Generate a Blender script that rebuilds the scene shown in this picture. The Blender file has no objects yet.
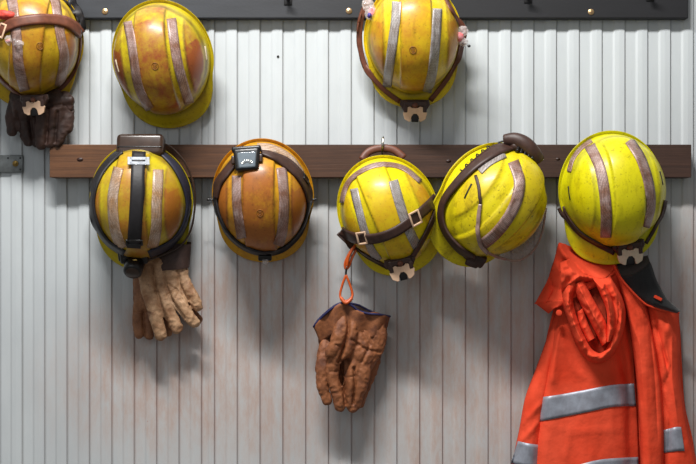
import bpy, bmesh, math, random
from mathutils import Vector, Matrix, noise
from mathutils.bvhtree import BVHTree

random.seed(7)
S = 0.0023          # metres per photo pixel on the wall plane
D = 2.5             # camera distance from the wall
ZC = 1.45           # height of the camera
C = bpy.context.scene.collection
CAM = Vector((0, -D, ZC))

def P(px, py, d=0.0):
    """Point that stands d metres in front of the wall."""
    k = (D - d) / D
    return Vector(((px - 348) * S * k, -d, ZC + (232 - py) * S * k))

def sm(a, b, x):
    if a == b: return float(x >= b)
    t = max(0.0, min(1.0, (x - a) / (b - a)))
    return t * t * (3 - 2 * t)

def lerp(a, b, t): return a + (b - a) * t

# ------------------------------------------------------------------ scene tree
def tag(o, label=None, cat=None, group=None, kind=None):
    if label: o['label'] = label
    if cat: o['category'] = cat
    if group: o['group'] = group
    if kind: o['kind'] = kind
    return o

def empty(name, label, cat, mat=None, group=None):
    o = bpy.data.objects.new(name, None); C.objects.link(o)
    o.empty_display_size = 0.03
    if mat is not None: o.matrix_world = mat
    return tag(o, label, cat, group)

def mesh_obj(name, verts, faces, mat, parent=None, smooth=True, label=None, pm=None):
    """verts are world positions; stored relative to the top-level thing."""
    me = bpy.data.meshes.new(name)
    if parent is not None:
        root = parent
        M = world_of(parent)
        inv = M.inverted()
        verts = [inv @ v for v in verts]
    me.from_pydata([tuple(v) for v in verts], [], faces)
    me.validate(); me.update()
    bm = bmesh.new(); bm.from_mesh(me)
    bmesh.ops.recalc_face_normals(bm, faces=bm.faces)
    bm.to_mesh(me); bm.free()
    if smooth:
        for p in me.polygons: p.use_smooth = True
    me.materials.append(mat)
    o = bpy.data.objects.new(name, me); C.objects.link(o)
    if parent is not None: o.parent = parent
    if label: o['label'] = label
    return o

WM = {}
def world_of(o):
    M = Matrix.Identity(4); chain = []
    while o is not None:
        chain.append(o.matrix_local if o.parent is None else Matrix.Translation(o.location)); o = o.parent
    # every child sits at its parent's origin, only the root is moved
    return chain[-1].copy()

# ------------------------------------------------------------------ materials
def newmat(name):
    m = bpy.data.materials.new(name); m.use_nodes = True
    nt = m.node_tree; b = nt.nodes['Principled BSDF']
    return m, nt, b

def N(nt, t, **kw):
    n = nt.nodes.new(t)
    for k, v in kw.items():
        if k in n.inputs: n.inputs[k].default_value = v
        else: setattr(n, k, v)
    return n

def rgb(r, g, b):
    f = lambda c: (c / 255 / 12.92) if c / 255 <= 0.04045 else ((c / 255 + 0.055) / 1.055) ** 2.4
    return (f(r), f(g), f(b), 1)

def noise_node(nt, scale, detail=4, rough=0.6, vec=None, stretch=None):
    n = N(nt, 'ShaderNodeTexNoise')
    n.inputs['Scale'].default_value = scale
    n.inputs['Detail'].default_value = detail
    n.inputs['Roughness'].default_value = rough
    tc = N(nt, 'ShaderNodeTexCoord')
    src = tc.outputs['Object']
    if stretch:
        mp = N(nt, 'ShaderNodeMapping'); mp.inputs['Scale'].default_value = stretch
        nt.links.new(src, mp.inputs['Vector']); src = mp.outputs['Vector']
    nt.links.new(src, n.inputs['Vector'])
    return n

def ramp(nt, src, a, b, ca=(0, 0, 0, 1), cb=(1, 1, 1, 1)):
    r = N(nt, 'ShaderNodeValToRGB')
    r.color_ramp.elements[0].position = a; r.color_ramp.elements[0].color = ca
    r.color_ramp.elements[1].position = b; r.color_ramp.elements[1].color = cb
    nt.links.new(src, r.inputs['Fac'])
    return r.outputs['Color']

def mix(nt, fac, a, b, mode='MIX'):
    m = N(nt, 'ShaderNodeMix', data_type='RGBA', blend_type=mode)
    for sock, v in ((m.inputs[0], fac), (m.inputs[6], a), (m.inputs[7], b)):
        if isinstance(v, (float, int, tuple)): sock.default_value = v
        else: nt.links.new(v, sock)
    return m.outputs[2]

def math_n(nt, op, a, b=0.0, clamp=False):
    m = N(nt, 'ShaderNodeMath', operation=op, use_clamp=clamp)
    for sock, v in ((m.inputs[0], a), (m.inputs[1], b)):
        if isinstance(v, (float, int)): sock.default_value = v
        else: nt.links.new(v, sock)
    return m.outputs[0]

def bump(nt, b, height, strength=0.3, dist=0.001):
    n = N(nt, 'ShaderNodeBump'); n.inputs['Strength'].default_value = strength
    n.inputs['Distance'].default_value = dist
    nt.links.new(height, n.inputs['Height']); nt.links.new(n.outputs['Normal'], b.inputs['Normal'])

def simple(name, col, rough=0.5, metal=0.0, var=0.25, vscale=60, bmp=0.15, spec=0.5, sheen=0.0, stretch=None, col2=None):
    m, nt, b = newmat(name)
    n = noise_node(nt, vscale, 4, 0.6, stretch=stretch)
    dark = col2 if col2 else tuple(c * (1 - var) for c in col[:3]) + (1,)
    c = ramp(nt, n.outputs['Fac'], 0.35, 0.65, dark, col)
    nt.links.new(c, b.inputs['Base Color'])
    b.inputs['Roughness'].default_value = rough; b.inputs['Metallic'].default_value = metal
    b.inputs['Specular IOR Level'].default_value = spec
    if sheen: b.inputs['Sheen Weight'].default_value = sheen
    if bmp: bump(nt, b, n.outputs['Fac'], bmp, 0.002)
    return m

def shell_mat(name, clean, dirt, amount, edge, speck=0.5, grime_shade=rgb(52, 26, 10), seed=0.0, rough=0.36):
    m, nt, b = newmat(name)
    at = N(nt, 'ShaderNodeAttribute', attribute_name='dirt')
    b.inputs['Coat Weight'].default_value = 0.12; b.inputs['Specular IOR Level'].default_value = 0.38; b.inputs['Coat Roughness'].default_value = 0.2
    ct = N(nt, 'ShaderNodeAttribute', attribute_name='crev')
    n1 = noise_node(nt, 16, 6, 0.62); n1.noise_dimensions = '4D'; n1.inputs['W'].default_value = seed
    n2 = noise_node(nt, 70, 5, 0.7); n2.noise_dimensions = '4D'; n2.inputs['W'].default_value = seed + 3
    n3 = noise_node(nt, 120, 6, 0.75); n3.noise_dimensions = '4D'; n3.inputs['W'].default_value = seed + 5
    n4 = noise_node(nt, 30, 6, 0.75, stretch=(1.0, 0.35, 1.0)); n4.noise_dimensions = '4D'; n4.inputs['W'].default_value = seed + 9
    f = math_n(nt, 'MULTIPLY', at.outputs['Fac'], amount)
    f = math_n(nt, 'ADD', f, math_n(nt, 'MULTIPLY', math_n(nt, 'SUBTRACT', n1.outputs['Fac'], 0.5), 2.0 * amount))
    f = math_n(nt, 'ADD', f, math_n(nt, 'MULTIPLY', math_n(nt, 'SUBTRACT', n2.outputs['Fac'], 0.5), 1.3 * amount), True)
    col = mix(nt, f, clean, dirt)
    e = math_n(nt, 'MULTIPLY', ct.outputs['Fac'], edge, True)
    e = math_n(nt, 'MULTIPLY', e, math_n(nt, 'ADD', n2.outputs['Fac'], 0.35), True)
    col = mix(nt, e, col, grime_shade)  # grime in the creases plus occlusion-like shade painted into the colour
    smear = ramp(nt, n4.outputs['Fac'], 0.52, 0.64)
    col = mix(nt, math_n(nt, 'MULTIPLY', smear, speck * 0.9), col, tuple(0.35 * c for c in dirt[:3]) + (1,))
    sp = ramp(nt, n3.outputs['Fac'], 0.565, 0.62)
    col = mix(nt, math_n(nt, 'MULTIPLY', sp, speck), col, grime_shade)
    nt.links.new(col, b.inputs['Base Color'])
    r = math_n(nt, 'ADD', math_n(nt, 'MULTIPLY', n2.outputs['Fac'], 0.3), rough - 0.12)
    nt.links.new(r, b.inputs['Roughness'])
    bump(nt, b, n2.outputs['Fac'], 0.12, 0.0015)
    return m

def tape_mat(name, col, col2, cell=300, emboss=0.85, metal=0.1):
    m, nt, b = newmat(name)
    tc = N(nt, 'ShaderNodeTexCoord')
    v = N(nt, 'ShaderNodeTexVoronoi', feature='DISTANCE_TO_EDGE'); v.inputs['Scale'].default_value = cell
    v.inputs['Randomness'].default_value = 0.25
    nt.links.new(tc.outputs['Object'], v.inputs['Vector'])
    n = noise_node(nt, 40, 4, 0.6)
    c = ramp(nt, n.outputs['Fac'], 0.36, 0.66, col2, col)
    line = ramp(nt, v.outputs['Distance'], 0.04, 0.22, (0.5, 0.47, 0.45, 1), (1.25, 1.25, 1.25, 1))
    c = mix(nt, emboss, c, line, 'MULTIPLY')
    nt.links.new(c, b.inputs['Base Color'])
    b.inputs['Roughness'].default_value = 0.42; b.inputs['Metallic'].default_value = metal
    bump(nt, b, v.outputs['Distance'], 0.2, 0.0006)
    return m

# leather with creases
def leather(name, col, col2, wr=22, bstr=0.6, rough=0.62, spot=None):
    m, nt, b = newmat(name)
    n1 = noise_node(nt, wr, 8, 0.65); n2 = noise_node(nt, 160, 5, 0.7)
    c = ramp(nt, n1.outputs['Fac'], 0.35, 0.62, col2, col)
    if spot:
        n3 = noise_node(nt, 34, 5, 0.7)
        c = mix(nt, math_n(nt, 'MULTIPLY', ramp(nt, n3.outputs['Fac'], 0.55, 0.68), 0.75), c, spot)
    c = mix(nt, 0.5, c, ramp(nt, n2.outputs['Fac'], 0.3, 0.62, (0.45, 0.45, 0.45, 1)), 'MULTIPLY')
    nt.links.new(c, b.inputs['Base Color']); b.inputs['Roughness'].default_value = rough
    h = math_n(nt, 'ADD', n1.outputs['Fac'], math_n(nt, 'MULTIPLY', n2.outputs['Fac'], 0.35))
    bump(nt, b, h, bstr, 0.004)
    return m

MAT = {}
MAT['h1'] = shell_mat('shell_amber', rgb(196, 164, 30), rgb(160, 96, 26), 0.85, 0.8, 0.35, seed=1)
MAT['h2'] = shell_mat('shell_orange', rgb(190, 172, 22), rgb(146, 76, 36), 0.95, 0.8, 0.35, seed=2.3)
MAT['h3'] = shell_mat('shell_gold', rgb(218, 192, 22), rgb(184, 122, 28), 0.8, 0.7, 0.4, seed=3.1)
MAT['h4'] = shell_mat('shell_gold_orange', rgb(190, 172, 28), rgb(166, 104, 38), 0.95, 0.7, 0.25, seed=4.7)
MAT['h5'] = shell_mat('shell_rust', rgb(206, 152, 30), rgb(162, 96, 36), 1.25, 0.8, 0.35, seed=5.9)
MAT['h6'] = shell_mat('shell_yellow', rgb(224, 208, 16), rgb(204, 150, 26), 0.7, 0.6, 0.3, seed=6.6)
MAT['h7'] = shell_mat('shell_bright_yellow', rgb(220, 204, 18), rgb(180, 138, 20), 0.4, 0.5, 0.6, seed=7.2)
MAT['h8'] = shell_mat('shell_lime', rgb(216, 210, 12), rgb(196, 172, 14), 0.3, 0.5, 0.4, seed=8.4)
MAT['tape_mauve'] = tape_mat('tape_mauve', rgb(176, 152, 146), rgb(136, 98, 80))
MAT['tape_pale'] = tape_mat('tape_pale', rgb(196, 176, 160), rgb(172, 134, 98))
MAT['tape_grey'] = tape_mat('tape_grey', rgb(176, 172, 170), rgb(146, 136, 130))
MAT['tape_jacket'] = tape_mat('tape_jacket', rgb(160, 166, 178), rgb(138, 140, 150), 500, 0.15, 0.2)
MAT['strap_brown'] = simple('strap_brown', rgb(112, 62, 42), 0.5, var=0.35, vscale=90)
MAT['strap_dark'] = simple('strap_dark_brown', rgb(66, 42, 34), 0.5, var=0.35, vscale=90)
MAT['strap_black'] = simple('strap_black', rgb(30, 27, 30), 0.55, var=0.3, vscale=150)
MAT['strap_navy'] = simple('strap_navy', rgb(34, 34, 52), 0.55, var=0.35, vscale=150)
MAT['plastic_black'] = simple('plastic_black', rgb(24, 21, 21), 0.32, var=0.3, vscale=120, bmp=0.05)
MAT['plastic_brown'] = simple('plastic_brown', rgb(60, 42, 32), 0.28, var=0.35, vscale=50, bmp=0.05)
MAT['cream'] = simple('cream_plastic', rgb(226, 188, 156), 0.5, var=0.12, vscale=120, bmp=0)
MAT['button'] = simple('crown_button_amber', rgb(150, 92, 26), 0.5, var=0.3, vscale=200)
MAT['cream_pale'] = simple('pale_plastic', rgb(214, 198, 172), 0.5, var=0.15, vscale=120, bmp=0)
MAT['lens_grey'] = simple('lens_grey', rgb(112, 122, 130), 0.12, var=0.15, vscale=60, bmp=0)
MAT['silver'] = simple('silver_metal', rgb(190, 186, 178), 0.3, 1.0, 0.3, 100)
MAT['brass'] = simple('brassy_screw', rgb(206, 172, 128), 0.35, 0.8, 0.3, 200)
MAT['galv'] = simple('galvanised', rgb(120, 124, 124), 0.5, 0.55, 0.4, 60)
MAT['bolt'] = simple('gold_bolt', rgb(170, 140, 78), 0.4, 0.8, 0.4, 200)
MAT['dark_iron'] = simple('dark_iron', rgb(18, 17, 18), 0.5, 0.2, 0.3, 100)
MAT['orange_clip'] = simple('orange_plastic', rgb(206, 88, 26), 0.4, var=0.25, vscale=80)
MAT['navy_bind'] = simple('navy_binding', rgb(36, 36, 84), 0.6, var=0.3, vscale=200)
MAT['foam_pink'] = simple('pink_foam', rgb(232, 96, 96), 0.7, var=0.35, vscale=120, col2=rgb(225, 160, 165))
MAT['foam_red'] = simple('red_foam', rgb(196, 58, 40), 0.6, var=0.4, vscale=90)
MAT['foam_blue'] = simple('blue_foam', rgb(70, 58, 150), 0.6, var=0.3, vscale=90)
MAT['glove_dark'] = leather('leather_dark_brown', rgb(72, 46, 36), rgb(40, 26, 22))
MAT['glove_tan'] = leather('leather_tan', rgb(204, 164, 126), rgb(150, 106, 72), spot=rgb(104, 58, 38), wr=30, bstr=0.5)
MAT['glove_tan2'] = leather('leather_tan_worn', rgb(160, 110, 74), rgb(118, 72, 44), spot=rgb(92, 54, 34), bstr=0.5)
MAT['cuff_dark'] = leather('cuff_dark_brown', rgb(74, 52, 44), rgb(52, 36, 30), bstr=0.3)
MAT['glove_brown'] = leather('leather_chestnut', rgb(166, 102, 60), rgb(104, 58, 34), spot=rgb(70, 38, 22), wr=34, bstr=0.5, rough=0.66)
MAT['lining'] = simple('black_lining', rgb(24, 24, 26), 0.8, var=0.4, vscale=300, sheen=0.2)

def orange_mat():
    m, nt, b = newmat('orange_cloth')
    n1 = noise_node(nt, 9, 4, 0.6); n2 = noise_node(nt, 700, 2, 0.5); n3 = noise_node(nt, 45, 5, 0.6)
    c = ramp(nt, n1.outputs['Fac'], 0.3, 0.7, rgb(218, 66, 38), rgb(243, 88, 58))
    c = mix(nt, math_n(nt, 'MULTIPLY', ramp(nt, n3.outputs['Fac'], 0.62, 0.8), 0.3), c, rgb(170, 60, 34))
    nt.links.new(c, b.inputs['Base Color'])
    b.inputs['Roughness'].default_value = 0.9; b.inputs['Specular IOR Level'].default_value = 0.15
    h = math_n(nt, 'ADD', math_n(nt, 'MULTIPLY', n3.outputs['Fac'], 1.0), math_n(nt, 'MULTIPLY', n2.outputs['Fac'], 0.08))
    bump(nt, b, h, 0.35, 0.006)
    return m
MAT['orange'] = orange_mat()

def clear_mat(name, tint, rough=0.08, alpha=0.25):
    m, nt, b = newmat(name)
    b.inputs['Base Color'].default_value = tint
    b.inputs['Roughness'].default_value = rough
    n = noise_node(nt, 90, 3, 0.5)
    a = ramp(nt, n.outputs['Fac'], 0.3, 0.7, (alpha * 0.7,) * 3 + (1,), (alpha * 1.4,) * 3 + (1,))
    nt.links.new(a, b.inputs['Alpha'])
    bump(nt, b, n.outputs['Fac'], 0.2, 0.002)
    return m
MAT['clear'] = clear_mat('clear_plastic', rgb(226, 216, 214), 0.08, 0.34)
MAT['clear_solid'] = clear_mat('clear_buckle', rgb(190, 196, 204), 0.1, 0.7)
MAT['glasses'] = clear_mat('scuffed_clear_lens', rgb(150, 134, 130), 0.12, 0.5)
MAT['glasses_arm'] = clear_mat('scuffed_clear_arm', rgb(160, 132, 122), 0.25, 0.8)

def wood_mat():
    m, nt, b = newmat('stained_wood')
    tc = N(nt, 'ShaderNodeTexCoord')
    n1 = noise_node(nt, 3.0, 8, 0.7, stretch=(1.0, 6, 26))
    n2 = noise_node(nt, 14, 5, 0.7, stretch=(0.5, 5, 30))
    n3 = noise_node(nt, 2.2, 2, 0.5)
    # lighter towards the left end
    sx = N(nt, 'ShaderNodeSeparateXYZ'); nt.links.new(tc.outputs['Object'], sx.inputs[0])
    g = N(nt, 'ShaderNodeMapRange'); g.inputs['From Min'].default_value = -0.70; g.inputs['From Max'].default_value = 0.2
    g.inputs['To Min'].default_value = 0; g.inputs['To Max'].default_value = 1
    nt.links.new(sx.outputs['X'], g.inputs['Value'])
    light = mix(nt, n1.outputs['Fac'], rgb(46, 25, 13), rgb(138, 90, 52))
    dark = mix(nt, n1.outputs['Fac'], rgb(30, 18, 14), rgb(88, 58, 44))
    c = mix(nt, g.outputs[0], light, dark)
    c = mix(nt, 0.55, c, ramp(nt, n2.outputs['Fac'], 0.35, 0.6, (0.35, 0.3, 0.28, 1)), 'MULTIPLY')
    nb = noise_node(nt, 9, 5, 0.7); c = mix(nt, 0.6, c, ramp(nt, nb.outputs['Fac'], 0.3, 0.6, (0.6, 0.55, 0.5, 1)), 'MULTIPLY')
    nt.links.new(c, b.inputs['Base Color']); b.inputs['Roughness'].default_value = 0.6
    bump(nt, b, n2.outputs['Fac'], 0.3, 0.0015)
    return m
MAT['wood'] = wood_mat()
MAT['knot'] = simple('knot', rgb(52, 24, 16), 0.5, var=0.5, vscale=300)
def black_rail():
    m, nt, b = newmat('black_painted_board')
    n = noise_node(nt, 18, 6, 0.7, stretch=(0.5, 1, 3)); n2 = noise_node(nt, 260, 3, 0.6)
    tc = N(nt, 'ShaderNodeTexCoord'); sx = N(nt, 'ShaderNodeSeparateXYZ'); nt.links.new(tc.outputs['Object'], sx.inputs[0])
    g = N(nt, 'ShaderNodeMapRange'); g.inputs['From Min'].default_value = -0.35; g.inputs['From Max'].default_value = 0.15
    nt.links.new(sx.outputs['X'], g.inputs['Value'])
    c = mix(nt, n.outputs['Fac'], rgb(26, 28, 32), rgb(56, 59, 65))
    c2 = mix(nt, n.outputs['Fac'], rgb(17, 17, 19), rgb(30, 30, 34))
    c = mix(nt, g.outputs[0], c, c2)
    nt.links.new(c, b.inputs['Base Color']); b.inputs['Roughness'].default_value = 0.55
    bump(nt, b, n2.outputs['Fac'], 0.2, 0.001)
    return m
MAT['black_rail'] = black_rail()

def wall_mat():
    m, nt, b = newmat('off_white_cladding')
    at = N(nt, 'ShaderNodeAttribute', attribute_name='stain')
    gr = N(nt, 'ShaderNodeAttribute', attribute_name='groove')
    n1 = noise_node(nt, 2.2, 4, 0.6, stretch=(1.6, 1, 0.6)); n2 = noise_node(nt, 26, 6, 0.75, stretch=(1.6, 1, 0.45))
    n3 = noise_node(nt, 90, 4, 0.7)
    c = ramp(nt, n1.outputs['Fac'], 0.3, 0.7, rgb(180, 186, 189), rgb(201, 207, 209))
    c = mix(nt, 0.25, c, ramp(nt, n2.outputs['Fac'], 0.2, 0.5, (0.7, 0.69, 0.68, 1)), 'MULTIPLY')
    st = math_n(nt, 'MULTIPLY', at.outputs['Fac'], math_n(nt, 'ADD', math_n(nt, 'MULTIPLY', math_n(nt, 'SUBTRACT', n2.outputs['Fac'], 0.40), 2.6), 0.45), True)
    c = mix(nt, math_n(nt, 'MULTIPLY', st, 0.62), c, rgb(178, 138, 116))
    sp = ramp(nt, n3.outputs['Fac'], 0.68, 0.76)
    c = mix(nt, math_n(nt, 'MULTIPLY', math_n(nt, 'MULTIPLY', sp, at.outputs['Fac'], True), 0.8), c, rgb(168, 92, 62))
    g = math_n(nt, 'MULTIPLY', gr.outputs['Fac'], 1.0, True)
    c = mix(nt, math_n(nt, 'MULTIPLY', g, 0.5), c, mix(nt, at.outputs['Fac'], rgb(105, 102, 98), rgb(126, 70, 52)))
    nt.links.new(c, b.inputs['Base Color']); b.inputs['Roughness'].default_value = 0.55
    b.inputs['Specular IOR Level'].default_value = 0.35
    return m
MAT['wall'] = wall_mat()
MAT['floor'] = simple('concrete_floor', rgb(112, 110, 106), 0.8, var=0.25, vscale=6)
MAT['hole'] = simple('dark_screw_head', rgb(14, 14, 15), 0.5, var=0.1)

# ------------------------------------------------------------------ mesh helpers
def catmull(pts, n):
    """Evenly resampled smooth curve through tuples of any length."""
    m = len(pts)
    if m == 2:
        return [tuple(lerp(a, b, i / (n - 1)) for a, b in zip(*pts)) for i in range(n)]
    dense = []
    for i in range(m - 1):
        p0 = pts[max(i - 1, 0)]; p1 = pts[i]; p2 = pts[i + 1]; p3 = pts[min(i + 2, m - 1)]
        for k in range(24):
            t = k / 24
            dense.append(tuple(0.5 * ((2 * b) + (-a + c) * t + (2 * a - 5 * b + 4 * c - d) * t * t + (-a + 3 * b - 3 * c + d) * t ** 3)
                               for a, b, c, d in zip(p0, p1, p2, p3)))
    dense.append(tuple(pts[-1]))
    L = [0.0]
    for a, b in zip(dense, dense[1:]):
        L.append(L[-1] + math.sqrt(sum((x - y) ** 2 for x, y in zip(a[:3], b[:3]))))
    out = []; j = 0
    for i in range(n):
        s = L[-1] * i / (n - 1)
        while j < len(L) - 2 and L[j + 1] < s: j += 1
        f = (s - L[j]) / max(1e-9, L[j + 1] - L[j])
        out.append(tuple(lerp(a, b, min(1, max(0, f))) for a, b in zip(dense[j], dense[j + 1])))
    return out

def tube_geo(pts, radii, seg=10, closed=False, flat=1.0):
    """Tube along Vector points."""
    V = []; F = []; n = len(pts)
    up = None
    for i, p in enumerate(pts):
        a = pts[(i - 1) % n if closed else max(i - 1, 0)]; b = pts[(i + 1) % n if closed else min(i + 1, n - 1)]
        t = (b - a).normalized()
        if up is None:
            up = Vector((0, -1, 0)) if abs(t.y) < 0.9 else Vector((1, 0, 0))
        side = t.cross(up)
        if side.length < 1e-5: side = t.cross(Vector((1, 0, 0.3)))
        side.normalize(); up = side.cross(t).normalized()
        r = radii[i] if isinstance(radii, (list, tuple)) else radii
        for k in range(seg):
            an = 2 * math.pi * k / seg
            V.append(p + side * math.cos(an) * r + up * math.sin(an) * r * flat)
    rows = n if closed else n - 1
    for i in range(rows):
        for k in range(seg):
            a = i * seg + k; b = i * seg + (k + 1) % seg; j = ((i + 1) % n) * seg
            F.append((a, b, j + (k + 1) % seg, j + k))
    if not closed:
        F.append(tuple(range(seg))); F.append(tuple((n - 1) * seg + k for k in range(seg))[::-1])
    return V, F

def tube(name, pxpts, r, mat, parent, n=40, seg=10, closed=False, flat=1.0, label=None):
    pts = [P(*q) for q in catmull(pxpts, n)]
    if closed: pts = pts[:-1]
    V, F = tube_geo(pts, r, seg, closed, flat)
    return mesh_obj(name, V, F, mat, parent, label=label)

def merge(*geos):
    V = []; F = []
    for v, f in geos:
        o = len(V); V += v; F += [tuple(i + o for i in q) for q in f]
    return V, F

def rbox_geo(M, sx, sy, sz, bev=0.002, seg=3, taper=1.0):
    """Rounded box centred at M's origin, local sizes."""
    bm = bmesh.new(); bmesh.ops.create_cube(bm, size=1.0)
    for v in bm.verts:
        k = taper if v.co.y < 0 else 1.0
        v.co = Vector((v.co.x * sx * k, v.co.y * sy, v.co.z * sz))
    bmesh.ops.bevel(bm, geom=bm.edges[:], offset=bev, segments=seg, affect='EDGES', profile=0.5)
    V = [M @ v.co for v in bm.verts]; bm.verts.index_update()
    F = [tuple(v.index for v in f.verts) for f in bm.faces]
    bm.free(); return V, F

def prism_geo(M, poly, z0, z1, bev=0.0):
    """poly in local xy, extruded z0..z1, with a small inset on the top edge."""
    n = len(poly); V = []; F = []
    cx = sum(p[0] for p in poly) / n; cy = sum(p[1] for p in poly) / n
    layers = [(1.0, z0), (1.0, z1 - bev), (0.93 if bev else 1.0, z1)]
    if not bev: layers = [(1.0, z0), (1.0, z1)]
    for k, z in layers:
        for x, y in poly: V.append(M @ Vector((cx + (x - cx) * k, cy + (y - cy) * k, z)))
    for L in range(len(layers) - 1):
        for i in range(n):
            a = L * n + i; b = L * n + (i + 1) % n
            F.append((a, b, b + n, a + n))
    F.append(tuple(range(n))[::-1]); F.append(tuple((len(layers) - 1) * n + i for i in range(n)))
    return V, F

def cyl_geo(M, r0, r1, z0, z1, seg=24, bev=0.0):
    V = []; F = []
    prof = [(r0, z0), (r1, z1 - bev), (r1 - bev, z1)] if bev else [(r0, z0), (r1, z1)]
    for r, z in prof:
        for k in range(seg):
            a = 2 * math.pi * k / seg; V.append(M @ Vector((r * math.cos(a), r * math.sin(a), z)))
    for L in range(len(prof) - 1):
        for k in range(seg):
            a = L * seg + k; b = L * seg + (k + 1) % seg; F.append((a, b, b + seg, a + seg))
    F.append(tuple(range(seg))[::-1]); F.append(tuple((len(prof) - 1) * seg + k for k in range(seg)))
    return V, F

def frame_at(p, normal, roll=0.0):
    z = normal.normalized(); up = Vector((0, 0, 1))
    x = up.cross(z)
    if x.length < 1e-4: x = Vector((1, 0, 0))
    x.normalize(); y = z.cross(x).normalized()
    M = Matrix((x, y, z)).transposed().to_4x4()
    return Matrix.Translation(p) @ M @ Matrix.Rotation(roll, 4, 'Z')

BASE = Matrix(((1, 0, 0), (0, 0, -1), (0, 1, 0)))   # local x right, y up, z out of the wall

# ------------------------------------------------------------------ helmets
class Helmet:
    A, B, H = 0.1010, 0.1175, 0.128
    def __init__(s, cx, cy, d, roll, pitch, yaw, mat, label, sc=1.0, sx=1.0, pkl=0.027):
        s.pkl = pkl
        R = Matrix.Rotation(math.radians(yaw), 3, 'Y') @ Matrix.Rotation(math.radians(pitch), 3, 'X') @ Matrix.Rotation(math.radians(roll), 3, 'Z')
        s.M = Matrix.Translation(P(cx, cy, d)) @ (BASE @ R).to_4x4() @ Matrix.Scale(1, 4)
        s.sc = sc; s.sx = sx
        s.root = empty('hard_hat', label, 'hard hat', s.M, 'hard hats hung on the rails')
        s.shell(mat)
    def dome(s, th, ph):
        p = 2.3
        r = abs(math.sin(th)) ** (2 / p) if th > 0 else 0.0
        h = max(0.0, math.cos(th)) ** (2 / p)
        c, q = math.cos(ph), math.sin(ph)
        A, B, H = s.A * s.sx * s.sc, s.B * s.sc, s.H * s.sc
        # plan outline slightly narrower towards the peak
        nar = 1 - 0.075 * max(0, -q) ** 1.5 + 0.0 * q
        x, y, z = A * r * c * nar, B * r * q, H * h
        nv = Vector((x / A ** 2, y / B ** 2, (z + 0.004) / H ** 2)).normalized()
        ax = abs(x)
        ridge = sm(0.0345, 0.0305, ax) * sm(1.0, 0.93, r)
        chan = sm(0.0335, 0.036, ax) * sm(0.066, 0.062, ax) * sm(0.99, 0.93, r)
        sidel = sm(0.067, 0.070, ax)
        dsp = 0.0036 * ridge - 0.0014 * chan + 0.0022 * sidel * sm(1.0, 0.9, r)
        # moulded ring near the base of the dome
        dsp += 0.0022 * sm(0.955, 0.985, r) * sm(0.5, 0.1, h)
        v = Vector((x, y, z)) + nv * dsp
        crev = max(0, 1 - abs(ax - 0.0325) / 0.0028) * sm(0.99, 0.9, r)
        crev = max(crev, 0.9 * max(0, 1 - abs(ax - 0.0685) / 0.003) * sm(0.99, 0.9, r))
        crev = max(crev, 0.8 * sm(0.94, 0.965, r) * sm(0.995, 0.97, r))
        dirt = 0.25 + 0.55 * ridge + 0.85 * sidel * sm(0.97, 0.9, r) - 0.25 * sm(0.97, 1, r)
        if q > 0.35 and r > 0.75: dirt *= 0.6
        if r < 0.30: dirt += 0.0
        return v, dirt, crev
    def shell(s, mat):
        nc = 200; nr = 44; V = []; F = []; dirt = []; crev = []
        rows = [i / nr * math.pi / 2 for i in range(1, nr + 1)]
        v, d_, c_ = s.dome(1e-4, 0); V.append(v); dirt.append(d_); crev.append(0)
        for th in rows:
            for k in range(nc):
                v, d_, c_ = s.dome(th, 2 * math.pi * k / nc); V.append(v); dirt.append(d_); crev.append(c_)
        bw = [0.06, 0.18, 0.34, 0.52, 0.7, 0.84, 0.93, 0.98, 1.0, 0.97, 0.8, 0.5]
        for i, w in enumerate(bw):
            for k in range(nc):
                ph = 2 * math.pi * k / nc
                c, q = math.cos(ph), math.sin(ph)
                b0, _, _ = s.dome(math.pi / 2, ph)
                out = Vector((c / (s.A * s.sx), q / s.B, 0)).normalized()
                pk = sm(0.3, 0.95, -q)
                e = (0.0075 + s.pkl * pk) * s.sc
                z = -0.002 - 0.011 * pk * w * w + 0.0035 * (1 - pk) * sm(0.5, 0.9, w)
                if i >= 9: z = -0.0065 - 0.011 * pk * w * w + 0.0035 * (1 - pk) * sm(0.5, 0.9, w)
                z += 0.003 * pk * sm(0.88, 0.95, w) * (1 if i < 9 else 0)
                V.append(b0 + out * e * w + Vector((0, 0, z)))
                dirt.append(-0.05 - 0.25 * pk); crev.append(0.8 * sm(0.4, 0.0, w) + (0.35 if w > 0.95 else 0))
        for k in range(nc): F.append((0, 1 + k, 1 + (k + 1) % nc))
        tot = nr + len(bw)
        for i in range(tot - 1):
            for k in range(nc):
                a = 1 + i * nc + k; b = 1 + i * nc + (k + 1) % nc
                F.append((a, a + nc, b + nc, b))
        W = [s.M @ v for v in V]
        o = mesh_obj('shell', W, F, mat, s.root)
        me = o.data
        for nm, arr in (('dirt', dirt), ('crev', crev)):
            at = me.attributes.new(nm, 'FLOAT', 'POINT')
            at.data.foreach_set('value', [max(0.0, float(x)) for x in arr])
        s.bvh = BVHTree.FromPolygons(W, F)
        md = o.modifiers.new('thickness', 'SOLIDIFY'); md.thickness = 0.0022; md.offset = -1
        s.o = o
    def hit(s, px, py, fallback=None):
        d = (P(px, py, 0) - CAM).normalized()
        loc, nrm, idx, dist = s.bvh.ray_cast(CAM, d)
        if loc is not None:
            if nrm.dot(d) > 0: nrm = -nrm
            return loc, nrm
        # just past the outline: closest shell point to the sight line at the rim's depth
        q = CAM + d * ((s.M.translation - CAM).length)
        if fallback is not None: q = CAM + d * ((fallback - CAM).length)
        loc, nrm, idx, dist = s.bvh.find_nearest(q)
        if (q - loc).dot(nrm) < 0: nrm = -nrm
        return q, nrm
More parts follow.
